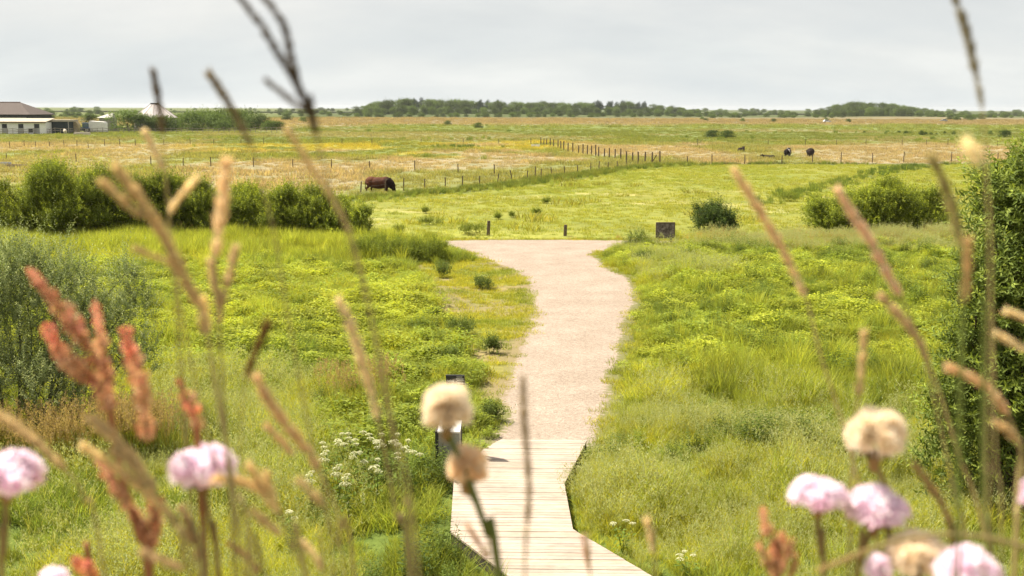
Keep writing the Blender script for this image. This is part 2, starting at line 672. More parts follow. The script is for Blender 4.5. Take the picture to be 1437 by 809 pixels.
c = mixc(nt, c, ramp(nt, n2, [(0.3, (0.72, 0.69, 0.66)), (0.6, (1.08, 1.08, 1.08))]), 1.0, 'MULTIPLY')
ne = noise(nt, wp, 5.0, 6, 0.7)
me_ = N(nt, 'ShaderNodeMath', operation='ADD')
lk.new(at.outputs['Alpha'], me_.inputs[0])
lk.new(ne, me_.inputs[1])
fe = ramp(nt, me_.outputs[0], [(0.86, (0, 0, 0)), (1.0, (1, 1, 1))])
c = mixc(nt, at.outputs['Color'], c, fe)
pr = N(nt, 'ShaderNodeBsdfPrincipled', Roughness=0.9)
pr.inputs['Specular IOR Level'].default_value = 0.2
lk.new(c, pr.inputs['Base Color'])
bp = N(nt, 'ShaderNodeBump', Strength=0.7, Distance=0.02)
lk.new(vo.outputs['Distance'], bp.inputs['Height'])
lk.new(bp.outputs[0], pr.inputs['Normal'])
out = nd.new('ShaderNodeOutputMaterial')
lk.new(pr.outputs[0], out.inputs[0])
p = link('path', pm.mesh('path', mt, None, True))
tag(p, 'pale gravel path between the two meadows', 'path', kind='structure')

# ------------------------------------------------------------------ boardwalk
def clip(poly, axis_d, lo, hi):
    def half(pl, d, c, keep_less):
        o = []
        for i in range(len(pl)):
            a, b = pl[i], pl[(i + 1) % len(pl)]
            da, db = a @ d - c, b @ d - c
            if not keep_less:
                da, db = -da, -db
            if da <= 0:
                o.append(a)
            if (da < 0 < db) or (db < 0 < da):
                o.append(a + (b - a) * (da / (da - db)))
        return o
    pl = half([np.array(q) for q in poly], axis_d, hi, True)
    return half(pl, axis_d, lo, False) if len(pl) > 2 else []


root = thing('boardwalk', (*np.mean(DECK, 0), 0), 'pale wooden boardwalk with cross planks where the gravel path ends', 'boardwalk')
o3 = np.array(root.location)
mt, nt, nd, lk = newmat('weathered_planks')
at = N(nt, 'ShaderNodeAttribute', attribute_name='col')
wp = worldpos(nt)
n1 = noise(nt, wp, 3.0, 5, 0.6, (0.5, 9, 9))
n2 = noise(nt, wp, 1.2, 4, 0.6)
n4 = noise(nt, wp, 40, 3, 0.6, (0.15, 1, 1))
c = ramp(nt, n1, [(0.3, (0.30, 0.245, 0.197)), (0.65, (0.405, 0.344, 0.288))])
c = mixc(nt, c, ramp(nt, n2, [(0.3, (0.76, 0.75, 0.74)), (0.6, (1.05, 1.05, 1.05))]), 1.0, 'MULTIPLY')
c = mixc(nt, c, ramp(nt, n4, [(0.3, (0.84, 0.83, 0.82)), (0.6, (1.05, 1.05, 1.05))]), 1.0, 'MULTIPLY')
c = mixc(nt, c, at.outputs['Color'], 1.0, 'MULTIPLY')
pr = N(nt, 'ShaderNodeBsdfPrincipled', Roughness=0.8)
pr.inputs['Specular IOR Level'].default_value = 0.25
lk.new(c, pr.inputs['Base Color'])
out = nd.new('ShaderNodeOutputMaterial')
lk.new(pr.outputs[0], out.inputs[0])
M['plank'] = mt
dk = MB()
ax = np.array([0.015, 1.0])
ax /= np.linalg.norm(ax)
DK = [np.array(q) for q in DECK]
lo = min(q @ ax for q in DK)
hi = max(q @ ax for q in DK)
t = lo
k = 0
lite = random.Random(5)
while t < hi:
    wd = 0.118
    pl = clip(DECK, ax, t, t + wd)
    if len(pl) > 2:
        pl = [q - o3[:2] for q in pl]
        sh = lite.uniform(0.90, 1.05)
        dz = lite.uniform(-.003, .003)
        prism(dk, pl, DECK_Z - .035 + dz, DECK_Z + dz, (sh, sh * lite.uniform(.97, 1.01), sh * lite.uniform(.93, 1.0), 1))
    t += wd + 0.009
part('deck', dk, mt, root)
fr = MB()
DKc = np.mean(DK, 0)
n = len(DECK)
for i in range(n):
    a = DK[i] + (DKc - DK[i]) * 0.0
    b = DK[(i + 1) % n]
    dd = unit(b - a)
    nn = np.array([-dd[1], dd[0]])
    L = np.linalg.norm(b - a)
    rot = np.array([[dd[0], nn[0], 0], [dd[1], nn[1], 0], [0, 0, 1]])
    box(fr, 0.03, L - .03, -0.06, -0.012, -0.1, DECK_Z - .04, rot=rot, org=(a[0] - o3[0], a[1] - o3[1], 0))
part('edge_beam', fr, solid('dark_beam', (0.06, 0.05, 0.04), 0.9, 0.3, 4), root)

# ------------------------------------------------------------------ tufts
def blades(mb, n, r, hmin, hmax, wd, bend, seed, colr=(1, 1, 1, 0), cv=0.25, lean=0.25, segs=(0, .4, .75, 1), base=None, h=None):
    g_ = np.random.default_rng(seed)
    if base is None:
        rr = r * np.sqrt(g_.random(n))
        aa = g_.random(n) * 6.283
        base = np.stack([rr * np.cos(aa), rr * np.sin(aa), np.zeros(n) - .02], -1)
    if h is None:
        h = hmin + (hmax - hmin) * g_.random(n)
    out = base.copy()
    out[:, 2] = 0
    a2 = g_.random(n) * 6.283
    ld = np.stack([np.cos(a2), np.sin(a2), 0 * a2], -1)
    ld = unit(ld * 0.8 + out / max(r, 1e-3) * 0.8)
    le = lean * g_.random(n)
    be = bend * (0.3 + 0.9 * g_.random(n))
    side = unit(np.cross(ld, np.array([0, 0, 1.0]))) 
    tw = g_.random(n) * 3.14
    side = side * np.cos(tw)[:, None] + ld * np.sin(tw)[:, None]
    V = []
    W_ = (1, .85, .5, .02)
    for k, t in enumerate(segs):
        zz = h * (t - 0.35 * be * t * t)
        xx = h * (le * t + be * t * t)
        cpt = base + ld * xx[:, None]
        cpt[:, 2] += zz
        ww = wd * W_[k] * 0.5 * (0.7 + 0.6 * g_.random(n))
        V += [cpt - side * ww[:, None], cpt + side * ww[:, None]]
    K = len(V)
    V = np.stack(V, 1).reshape(-1, 3)
    b0 = np.arange(n)[:, None] * K
    Fq = np.concatenate([b0 + np.array([2 * k, 2 * k + 1, 2 * k + 3, 2 * k + 2]) for k in range(K // 2 - 1)])
    cc = np.repeat(np.asarray(colr)[None], n, 0).astype(float)
    q = 1 + cv * (g_.random(n) - .5) * 2
    cc[:, :3] *= q[:, None]
    yl_ = g_.random(n) * cv
    cc[:, 0] *= 1 + yl_
    mb.add(V, Fq, np.repeat(cc, K, 0))
    return base + ld * (h * (le + be))[:, None] + np.stack([0 * h, 0 * h, h * (1 - .35 * be)], -1)


def leaves(mb, org, d, nrm, ln, wd, colr, fold=0.15):
    n = len(org)
    d = unit(d)
    s = unit(np.cross(d, nrm))
    nn = np.cross(s, d)
    ln = np.broadcast_to(ln, (n,))[:, None]
    wd = np.broadcast_to(wd, (n,))[:, None]
    mid = org + d * ln * .45
    V = np.stack([org, mid + s * wd * .5 + nn * wd * fold, org + d * ln - nn * ln * .08, mid - s * wd * .5 + nn * wd * fold], 1).reshape(-1, 3)
    b0 = np.arange(n)[:, None] * 4
    Fq = np.concatenate([b0 + np.array([0, 1, 2]), b0 + np.array([0, 2, 3])])
    colr = np.asarray(colr, float)
    if colr.ndim == 1:
        colr = np.broadcast_to(colr, (n, 4))
    mb.add(V, Fq, np.repeat(colr, 4, 0))


def rcol(g_, n, a, b, alpha=0.0):
    t = g_.random(n)[:, None]
    c_ = np.asarray(a)[None] * (1 - t) + np.asarray(b)[None] * t
    return np.concatenate([c_, np.full((n, 1), alpha)], 1)


def proto(name, mb):
    return bpy.data.objects.new(name, mb.mesh(name, M['blade']))


PRO = {}


def reg(kind, mb):
    PRO.setdefault(kind, []).append(proto(kind + '_tuft', mb))


for s in range(4):
    mb = MB()
    blades(mb, 46, .15, .16, .42, .011, .55, 10 + s)
    reg('grass', mb)
    mb = MB()
    blades(mb, 46, .2, .05, .14, .012, .5, 20 + s)
    reg('short', mb)
    mb = MB()
    blades(mb, 48, .2, .5, 1.0, .016, .38, 30 + s, lean=.18)
    reg('tall', mb)
    # wispy flowering grass
    mb = MB()
    tips = blades(mb, 26, .17, .4, .72, .006, .45, 40 + s, (1.05, .95, .95, 0))
    blades(mb, 26, .16, .2, .45, .010, .6, 50 + s)
    g_ = np.random.default_rng(60 + s)
    k = 7
    org = np.repeat(tips, k, 0) + np.stack([g_.normal(0, .016, 26 * k), g_.normal(0, .016, 26 * k), -g_.random(26 * k) * .13], -1)
    dr = unit(np.stack([g_.normal(0, .6, 26 * k), g_.normal(0, .6, 26 * k), .5 + .5 * g_.random(26 * k)], -1))
    leaves(mb, org, dr, g_.normal(0, 1, (26 * k, 3)), .045, .012, rcol(g_, 26 * k, (0.42, 0.42, 0.21), (0.33, 0.38, 0.16), 1.0))
    reg('seed', mb)
    # low leafy herbs
    mb = MB()
    n = 90
    rr = .3 * np.sqrt(g_.random(n))
    aa = g_.random(n) * 6.283
    hh = (.12 + .24 * g_.random(n)) * (1 - .5 * (rr / .3) ** 2) + .06 * g_.random(n)
    org = np.stack([rr * np.cos(aa), rr * np.sin(aa), hh], -1)
    az = g_.random(n) * 6.283
    dr = np.stack([np.cos(az), np.sin(az), -.2 + .8 * g_.random(n)], -1)
    leaves(mb, org, dr, np.stack([g_.normal(0, .25, n), g_.normal(0, .25, n), np.ones(n)], -1), .07 + .06 * g_.random(n), .032 + .025 * g_.random(n), rcol(g_, n, (.75, .8, .8), (1.25, 1.15, 1.0)))
    blades(mb, 16, .25, .2, .42, .009, .4, 70 + s)
    reg('herb', mb)
    # taller weeds: upright stems set with leaves
    mb = MB()
    ns = 16
    rr = .3 * np.sqrt(g_.random(ns))
    aa = g_.random(ns) * 6.283
    sb = np.stack([rr * np.cos(aa), rr * np.sin(aa), 0 * rr], -1)
    sh_ = .45 + .4 * g_.random(ns)
    blades(mb, ns, .3, 0, 0, .012, .12, 80 + s, base=sb, h=sh_)
    kk = 16
    tt = np.tile(np.linspace(.2, 1, kk), ns)
    org = np.repeat(sb, kk, 0)
    org[:, 2] += np.repeat(sh_, kk) * tt
    az = np.tile(np.arange(kk) * 2.4, ns) + np.repeat(g_.random(ns) * 6, kk)
    dr = np.stack([np.cos(az), np.sin(az), .5 - .6 * g_.random(ns * kk)], -1)
    leaves(mb, org, dr, np.array([0, 0, 1.0]) + g_.normal(0, .2, (ns * kk, 3)), (.13 - .06 * tt), .05 - .02 * tt, rcol(g_, ns * kk, (.8, .8, .8), (1.15, 1.15, 1.0)))
    reg('weed', mb)
    # stiff reed grass with beige plumes
    mb = MB()
    tips = blades(mb, 16, .22, .85, 1.25, .008, .12, 90 + s, (1.3, 1.05, .9, 0))
    blades(mb, 26, .22, .4, .9, .014, .4, 95 + s)
    k = 26
    tl = np.repeat(tips, k, 0)
    dn = g_.random(16 * k)
    org = tl + np.stack([g_.normal(0, .022, 16 * k), g_.normal(0, .022, 16 * k), -.24 * dn + .03], -1)
    dr = unit(np.stack([g_.normal(0, .5, 16 * k), g_.normal(0, .5, 16 * k), .8 + 0 * dn], -1))
    leaves(mb, org, dr, g_.normal(0, 1, (16 * k, 3)), .05, .013, rcol(g_, 16 * k, (0.30, 0.22, 0.11), (0.42, 0.32, 0.17), 1.0))
    reg('plume', mb)
    # coarse clump for the distance
    mb = MB()
    blades(mb, 60, .7, .16, .42, .04, .5, 100 + s)
    reg('clump', mb)
    mb = MB()
    blades(mb, 70, .4, .5, .95, .03, .25, 110 + s, lean=.3)
    reg('rush', mb)


def scatter(name, kind, pts, scl, tint, label, cat, asp=None):
    n = len(pts)
    g_ = np.random.default_rng(len(name) * 31 + n % 97)
    me = bpy.data.meshes.new(name)
    me.vertices.add(n)
    me.vertices.foreach_set('co', pts.astype(np.float32).ravel())
    rot = np.stack([g_.normal(0, .08, n), g_.normal(0, .08, n), g_.random(n) * 6.283], -1)
    s3 = np.stack([scl, scl, scl], -1) if scl.ndim == 1 else scl
    for nm, ty, key, arr in (('rot', 'FLOAT_VECTOR', 'vector', rot), ('scl', 'FLOAT_VECTOR', 'vector', s3),
                             ('tint', 'FLOAT_COLOR', 'color', np.concatenate([np.clip(tint, 0, 1), np.ones((n, 1))], 1))):
        a = me.attributes.new(nm, ty, 'POINT')
        a.data.foreach_set(key, arr.astype(np.float32).ravel())
    a = me.attributes.new('pick', 'INT', 'POINT')
    a.data.foreach_set('value', g_.integers(0, len(PRO[kind]), n).astype(np.int32))
    o = link(name, me)
    tag(o, label, cat, kind='stuff')
    gt = bpy.data.node_groups.new(name + '_scatter', 'GeometryNodeTree')
    gt.interface.new_socket('Geometry', in_out='INPUT', socket_type='NodeSocketGeometry')
    gt.interface.new_socket('Geometry', in_out='OUTPUT', socket_type='NodeSocketGeometry')
    gi = gt.nodes.new('NodeGroupInput')
    go = gt.nodes.new('NodeGroupOutput')
    ip = gt.nodes.new('GeometryNodeInstanceOnPoints')
    g2 = gt.nodes.new('GeometryNodeGeometryToInstance')
    for po in PRO[kind]:
        oi = gt.nodes.new('GeometryNodeObjectInfo')
        oi.inputs['Object'].default_value = po
        gt.links.new(oi.outputs['Geometry'], g2.inputs[0])
    ip.inputs['Pick Instance'].default_value = True

    def attr(nm, ty):
        na = gt.nodes.new('GeometryNodeInputNamedAttribute')
        na.data_type = ty
        na.inputs['Name'].default_value = nm
        return na.outputs['Attribute']
    gt.links.new(gi.outputs[0], ip.inputs['Points'])
    gt.links.new(g2.outputs[0], ip.inputs['Instance'])
    gt.links.new(attr('pick', 'INT'), ip.inputs['Instance Index'])
    e2r = gt.nodes.new('FunctionNodeEulerToRotation')
    gt.links.new(attr('rot', 'FLOAT_VECTOR'), e2r.inputs[0])
    gt.links.new(e2r.outputs[0], ip.inputs['Rotation'])
    gt.links.new(attr('scl', 'FLOAT_VECTOR'), ip.inputs['Scale'])
    gt.links.new(ip.outputs[0], go.inputs[0])
    md = o.modifiers.new('scatter', 'NODES')
    md.node_group = gt
    return o


def sample(y0, y1, dens, k=0.56, pad=2.5, seed=0):
    g_ = np.random.default_rng(500 + seed)
    area = k * (y1 * y1 - y0 * y0) + 2 * pad * (y1 - y0)
    n = int(area * dens)
    yy = np.sqrt(g_.random(n) * (y1 * y1 - y0 * y0) + y0 * y0)
    xx = (g_.random(n) * 2 - 1) * (k * yy + pad)
    return xx, yy, g_


YG = np.array((0.345, 0.39, 0.055))       # sunny yellow-green
MG = np.array((0.208, 0.278, 0.050))        # mid green
DG = np.array((0.085, 0.135, 0.032))       # deep green
PG = np.array((0.33, 0.41, 0.13))       # pale, seeding
ST = np.array((0.34, 0.25, 0.105))         # straw
PI = np.array((0.33, 0.215, 0.12))         # pinkish seed heads


def mixt(a, b, t):
    t = np.clip(t, 0, 1)[:, None]
    return a * (1 - t) + b * t


def put(xx, yy, keep, dz=0.0):
    xx, yy = xx[keep], yy[keep]
    return np.stack([xx, yy, gz(xx, yy) + dz], -1)


def near_common(xx, yy):
    px, py = proj(xx, yy)
    dp = segdist(xx, yy, PATH, True)
    dp = np.where(inpoly(xx, yy, PATH), -dp, dp)
    db = segdist(xx, yy, DECK, True)
    db = np.where(inpoly(xx, yy, DECK), -db, db)
    dm = segdist(xx, yy, MOWN, True)
    dm = np.where(inpoly(xx, yy, MOWN), -dm, dm)
    return px, py, dp, db, dm


def zones(px, py, xx, yy):
    """how much of each kind grows at a spot of the near meadows"""
    L = 1 - smooth(600, 660, px + (540 - py) * .0)
    L = np.where(px < 760 + 0 * px, 1.0, 0.0)
    Rr = 1 - L
    z = {}
    f1 = fbm(xx / 2.2, yy / 2.2, 41, 3)
    f2 = fbm(xx / 4.5, yy / 4.5, 42, 3)
    z['tall'] = L * smooth(0, 1, 1) * (smooth(322, 330, py) * (1 - smooth(356, 378, py)) * (1 - smooth(610, 640, px)) * .9
                                       + .5 * smooth(.52, .6, f1) * smooth(430, 450, py) * (1 - smooth(520, 545, py)) * (1 - smooth(480, 560, px))) \
        + Rr * (smooth(490, 520, py) * (1 - smooth(585, 612, py)) * smooth(960, 1060, px) + .35 * smooth(.6, .68, f1) * smooth(380, 400, py))
    z['herb'] = L * (smooth(365, 385, py) * (1 - smooth(500, 560, py)) * (.5 + .4 * smooth(.42, .56, f2)) + .8 * smooth(430, 470, py) * (1 - smooth(620, 660, py)) * smooth(420, 520, px)) \
        + Rr * (smooth(338, 350, py) * (1 - smooth(500, 545, py)) * (.6 + .35 * smooth(.35, .5, f2)))
    z['seed'] = L * (smooth(640, 690, py) * (1 - smooth(420, 560, px)) * (.15 + .75 * smooth(.42, .56, f1)) + .5 * smooth(515, 560, py) * smooth(150, 220, px) * (1 - smooth(420, 480, px)) * (1 - smooth(640, 690, py))) \
        + Rr * (smooth(540, 600, py) * (.10 + .85 * smooth(.42, .56, f1)) + .8 * smooth(316, 322, py) * (1 - smooth(345, 362, py)) + .4 * smooth(.55, .62, f2) * (1 - smooth(430, 470, py)))
    z['weed'] = (L * (.35 * smooth(.58, .66, f1) * smooth(430, 480, py) * smooth(380, 460, px)) + Rr * (.9 * np.exp(-(((px - 1010) / 130) ** 2 + ((py - 645) / 22) ** 2)) + .3 * smooth(.6, .68, f1) * (1 - smooth(640, 700, py))))
    z['grass'] = .78 + .22 * smooth(.4, .6, f1)
    return z, f1, f2


def near_layer(kind, dens, seed, zkey, smin, smax, tintf, label, cat, name):
    xx, yy, g_ = sample(15.2, 66, dens, seed=seed)
    px, py, dp, db, dm = near_common(xx, yy)
    z, f1, f2 = zones(px, py, xx, yy)
    inp = inpoly(xx, yy, PAST)
    wall = smooth(0.10, 0.9 if kind in ('grass',) else 1.5, dp) * smooth(.0, .35, db) * smooth(-.2, .9, dm)
    pr_ = z[zkey] * wall * (~inp)
    keep = g_.random(len(xx)) < pr_
    ok = keep
    clump = smooth(.25, .75, fbm(xx / 1.1, yy / 1.1, 43, 2))
    s_ = (smin + (smax - smin) * clump) * (0.7 + .6 * g_.random(len(xx))) * (0.5 + .5 * smooth(0.0, 1.5, np.minimum(dp, db + .7)))
    tint = tintf(px, py, f1, f2, g_)
    tint = tint * (.82 + .36 * g_.random(len(xx)))[:, None]
    pts = put(xx, yy, ok)
    tint = tint * (.93 + .36 * smooth(.3, .7, fbm(xx / .7, yy / .7, 57, 2)))[:, None]
    scatter(name, kind, pts, s_[ok], tint[ok], label, cat)
    return len(pts)


def t_grass(px, py, f1, f2, g_):
    t = mixt(MG, YG, smooth(.38, .58, f2) * .9 + .1 * g_.random(len(px)))
    t = mixt(t, MG * .9, smooth(560, 640, py) * (px < 700) * smooth(400, 560, px) * .8)
    t = mixt(t, YG, smooth(560, 640, py) * (px > 760) * .5)
    t = mixt(t, DG * 1.3, (1 - smooth(.36, .48, f1)) * .6)
    return t


def t_herb(px, py, f1, f2, g_):
    t = mixt(YG * .80, YG * .95, g_.random(len(px)))
    t = mixt(t, MG, smooth(.5, .64, f1) * .6)
    return mixt(t, MG * .9, smooth(460, 540, py) * (px < 700) * .6)


def t_tall(px, py, f1, f2, g_):
    t = mixt(MG, YG, .25 + .4 * g_.random(len(px)))
    return mixt(t, MG * .8, (px > 760) * .5 * smooth(500, 560, py))


def t_seed(px, py, f1, f2, g_):
    t = mixt(PG, YG * .95, .5 * g_.random(len(px)) + .3 * (px < 760))
    t = mixt(t, PI, (px > 760) * (1 - smooth(340, 365, py)) * .8)
    return t


def t_weed(px, py, f1, f2, g_):
    return mixt(DG * np.array((1.0, .9, .8)), MG * .8, .5 * g_.random(len(px)))


tot = 0
tot += near_layer('grass', 34, 1, 'grass', .6, 1.4, t_grass, 'green meadow grass growing thickly on both sides of the path', 'grass', 'meadow_grass')
tot += near_layer('herb', 11, 2, 'herb', .7, 1.25, t_herb, 'low yellow green leafy herbs spread through the meadows', 'meadow herbs', 'meadow_foliage')
tot += near_layer('tall', 13, 3, 'tall', .55, 1.0, t_tall, 'tall fresh green grass in dense stands of the meadow', 'tall grass', 'tall_grass')
tot += near_layer('seed', 17, 4, 'seed', .6, 1.25, t_seed, 'wispy pale seeding grass with fine flower heads', 'seeding grass', 'seeding_grass')
tot += near_layer('weed', 8, 5, 'weed', .6, 1.05, t_weed, 'dark green upright weeds standing in clumps among the grass', 'weeds', 'meadow_weeds')

# short turf: beside the path and on the trodden patch, and on the pasture
xx, yy, g_ = sample(15.2, 66, 22, seed=6)
px, py, dp, db, dm = near_common(xx, yy)
inp = inpoly(xx, yy, PAST)
edge = np.minimum(dp, dm)
pr_ = ((dm < .8) | (dp < 1.4)) * (dp > -.25) * (db > .05) * (~inp) * (.25 + .75 * smooth(.34, .55, fbm(xx / 1.6, yy / 1.6, 14) * -1 + 1)) * smooth(-.25, .5, dp)
k1 = g_.random(len(xx)) < pr_
tint = mixt(YG * np.array((1.05, .98, 1)), MG, smooth(.45, .65, fbm(xx / 2, yy / 2, 45)) * .8)
pts = put(xx, yy, k1)
scl_ = (.6 + .9 * g_.random(len(xx)))[k1]
tn = (tint * (.85 + .3 * g_.random(len(xx)))[:, None])[k1]
xx, yy, g_ = sample(56, 150, 3.2, seed=7)
inp = inpoly(xx, yy, PAST)
k2 = inp & (g_.random(len(xx)) < .35 + .65 * smooth(.35, .6, fbm(xx / 4, yy / 4, 46)))
tint = mixt(np.array((.32, .36, .07)), MG * 1.15, smooth(.5, .72, fbm(xx / 6, yy / 6, 47)) * .5)
pts2 = put(xx, yy, k2)
scatter('short_grass', 'short', np.concatenate([pts, pts2]), np.concatenate([scl_, (1.0 + 1.2 * g_.random(len(xx)))[k2]]),
        np.concatenate([tn, (tint * (.85 + .3 * g_.random(len(xx)))[:, None])[k2]]), 'short cropped turf beside the path and across the bright pasture', 'turf')

# rough distance grass: straw fields, green bands, ditch sides
xx, yy, g_ = sample(66, 420, .55, seed=8)
x2, y2, _g = sample(420, 850, .2, seed=18)
xx, yy = np.concatenate([xx, x2]), np.concatenate([yy, y2])
px, py = proj(xx, yy)
inp = inpoly(xx, yy, PAST)
fcx = field_colour(xx, yy)
dens = np.clip(1.25 - yy / 420, .25, 1) * np.where(proj(xx, yy)[1] < 163.5, 0, 1) * np.where(inp, .04, 1)
k3 = g_.random(len(xx)) < dens
tint = fcx * (1.0 + .5 * g_.random(len(xx)))[:, None] * np.array((1.0, 1.04, 1.0))
pts = put(xx, yy, k3)
s_ = ((.5 + .9 * g_.random(len(xx))) * (0.75 + .7 * smooth(.4, .7, fbm(xx / 12, yy / 12, 48))) * np.where(yy > 420, 1.8, 1))[k3]
scatter('rough_grass', 'clump', pts, s_, tint[k3], 'straw coloured and green rough grass of the far fields', 'rough grass')

# ditch sides, rush clumps, far dark tussocks
PT, SC, TI = [], [], []


def strip(line, width, per_m, smin, smax, ca, cb, gap=None):
    g_ = np.random.default_rng(len(PT) + 900)
    for i in range(len(line) - 1):
        a = np.array(line[i])
        b = np.array(line[i + 1])
        L = np.linalg.norm(b - a)
        n_ = int(L * per_m)
        t_ = g_.random(n_)
        q = a + (b - a) * t_[:, None] + g_.normal(0, width, (n_, 2))
        if gap is not None:
            q = q[fbm(q[:, 0] / gap, q[:, 1] / gap, 50, 2) > .45]
        if not len(q):
            continue
        PT.append(np.stack([q[:, 0], q[:, 1], gz(q[:, 0], q[:, 1])], -1))
        SC.append(smin + (smax - smin) * g_.random(len(q)) * (.5 + fbm(q[:, 0] / 4, q[:, 1] / 4, 51)))
        TI.append(mixt(np.array(ca), np.array(cb), g_.random(len(q))))


strip(DITCH, .75, 9, .35, .75, DG * 1.15, MG * np.array((1.05, .9, 1)))
strip(DITCH, 1.5, 5, .3, .55, MG, PG)
strip(DITCHR, .7, 3.5, .3, .7, DG, MG, gap=12)
strip(DITCH2, .9, 3.2, .35, .7, DG * 1.2, MG * .9, gap=5)
strip([tuple(G(1225, 247)[:2]), tuple(G(1285, 234)[:2])], 1.1, 3.5, .5, .9, DG * 1.1, DG * 1.5, gap=4)
for a, b, wd_, d_ in (((480, 176), (700, 177.5), 6, .5), ((480, 185), (760, 184), 5, .35), ((700, 192), (1010, 194), 5, .3), ((990, 196), (1437, 197), 7, .7), ((480, 196), (730, 197), 4, .8),
                      ((240, 211), (420, 211), 4, .5), ((150, 207), (330, 206), 3, .3), ((520, 222), (700, 222), 3, .4), ((100, 196), (400, 195), 5, .4), ((1060, 186), (1430, 186), 6, .4)):
    strip([tuple(G(*a)[:2]), tuple(G(*b)[:2])], wd_, d_, .7, 1.3, DG * 1.3, MG, gap=9)
strip([tuple(G(620, 207)[:2]), tuple(G(680, 207)[:2])], 3, 3, .6, 1.0, DG, DG * 1.4)
scatter('ditch_grass', 'rush', np.concatenate(PT), np.concatenate(SC), np.concatenate(TI), 'dark rank grass along the ditch and in tussocks of the far fields', 'rank grass')
PT, SC, TI = [], [], []

# plume reeds in front of the willow on the left
g_ = np.random.default_rng(77)
a, b = G(-60, 655), G(245, 640)
n_ = 90
t_ = g_.random(n_)
q = a[:2] + (b - a)[:2] * t_[:, None] + np.stack([g_.normal(0, .2, n_), g_.normal(0, .35, n_)], -1)
a2, b2 = G(480, 575), G(540, 580)
q2 = a2[:2] + (b2 - a2)[:2] * g_.random(12)[:, None] + g_.normal(0, .3, (12, 2))
q = np.concatenate([q, q2])
n_ = len(q)
scatter('plume_grass', 'plume', np.stack([q[:, 0], q[:, 1], gz(q[:, 0], q[:, 1])], -1), .8 + .35 * g_.random(n_), mixt(MG * .9, PG, g_.random(n_) * .5), 'tall reed grass with beige plumes in front of the grey willow', 'reed grass')
print('near tufts', tot)

# ------------------------------------------------------------------ bushes and trees
def foliage(seed, lobes, nshoot, sl_, kl, ln, wd, ca, cb, tipc=None, up=.55, shell=.35, droop=0.0, inner=.25, flat=.0):
    """Leafy shoots spread through a set of lobes (cx, cy, cz, rx, ry, rz)."""
    g_ = np.random.default_rng(seed)
    lobes = np.asarray(lobes, float)
    vol = lobes[:, 3] * lobes[:, 4] + lobes[:, 3] * lobes[:, 5]
    li = g_.choice(len(lobes), nshoot, p=vol / vol.sum())
    d = unit(g_.normal(0, 1, (nshoot, 3)))
    lowd = (d[:, 2] < -.35) & (lobes[li, 2] > lobes[li, 5] * 1.3)
    d[:, 2] = np.where(lowd, -d[:, 2] * .6, d[:, 2])
    rad = 1 - shell * g_.random(nshoot) ** 1.6
    inn = g_.random(nshoot) < inner
    rad = np.where(inn, .25 + .5 * g_.random(nshoot), rad)
    p0 = lobes[li, :3] + d * rad[:, None] * lobes[li, 3:]
    p0[:, 2] = np.maximum(p0[:, 2], .08)
    q = unit(d * (1 - up) + np.array([0, 0, up]) + g_.normal(0, .28, (nshoot, 3)))
    L = sl_ * (.45 + .8 * g_.random(nshoot)) * np.where(g_.random(nshoot) < .1, 1.9, 1)
    mb = MB()
    t_ = np.linspace(.08, 1, kl)
    org = p0[:, None] + q[:, None] * (L[:, None] * t_[None])[..., None]
    org[..., 2] -= (droop * L[:, None] * t_[None] ** 2)
    org = org.reshape(-1, 3)
    az = np.tile(np.arange(kl) * 2.399, nshoot) + np.repeat(g_.random(nshoot) * 6.28, kl)
    qq = np.repeat(q, kl, 0)
    s1 = unit(np.cross(qq, np.array([.3, .2, 1.0]) + 0 * qq))
    s2 = np.cross(qq, s1)
    rd = s1 * np.cos(az)[:, None] + s2 * np.sin(az)[:, None]
    dr = unit(rd + qq * .75 + g_.normal(0, .2, rd.shape))
    nrm = unit(qq - rd * .4 + np.array([0, 0, flat]) + g_.normal(0, .25, rd.shape))
    n_ = len(org)
    lnn = ln * (.65 + .6 * g_.random(n_)) * np.tile(1 - .35 * t_, nshoot)
    cc = rcol(g_, n_, ca, cb)
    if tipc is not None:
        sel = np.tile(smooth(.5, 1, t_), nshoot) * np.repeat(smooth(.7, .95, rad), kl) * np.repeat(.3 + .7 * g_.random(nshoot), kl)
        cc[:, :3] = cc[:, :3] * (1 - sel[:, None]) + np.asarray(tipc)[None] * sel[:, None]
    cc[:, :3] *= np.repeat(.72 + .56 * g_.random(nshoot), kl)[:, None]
    leaves(mb, org, dr, nrm, lnn, lnn * wd / ln, cc)
    return mb, p0


def stems(seed, lobes, r0_, base_r=.25, n=6):
    g_ = np.random.default_rng(seed)
    mb = MB()
    for k, lb in enumerate(lobes):
        a = g_.random() * 6.28
        b0 = np.array([lb[0] * .25 + base_r * math.cos(a), lb[1] * .25 + base_r * math.sin(a), -.1])
        tip = np.array(lb[:3]) + np.array([0, 0, lb[5] * .5])
        t_ = np.linspace(0, 1, 7)[:, None]
        mid = b0 * (1 - t_) + tip * t_ + np.sin(t_ * 3.1) * np.array([g_.normal(0, .12), g_.normal(0, .12), .15])
        tube(mb, mid, r0_ * (1 - .8 * t_[:, 0]), n)
        for j in range(4):
            s0 = mid[2 + j]
            dv_ = unit(g_.normal(0, 1, 3) + np.array([0, 0, .9])) * lb[3] * .9
            tube(mb, [s0, s0 + dv_ * .5 + np.array([0, 0, .05]), s0 + dv_], [r0_ * .4, r0_ * .25, r0_ * .08], 4)
    return mb


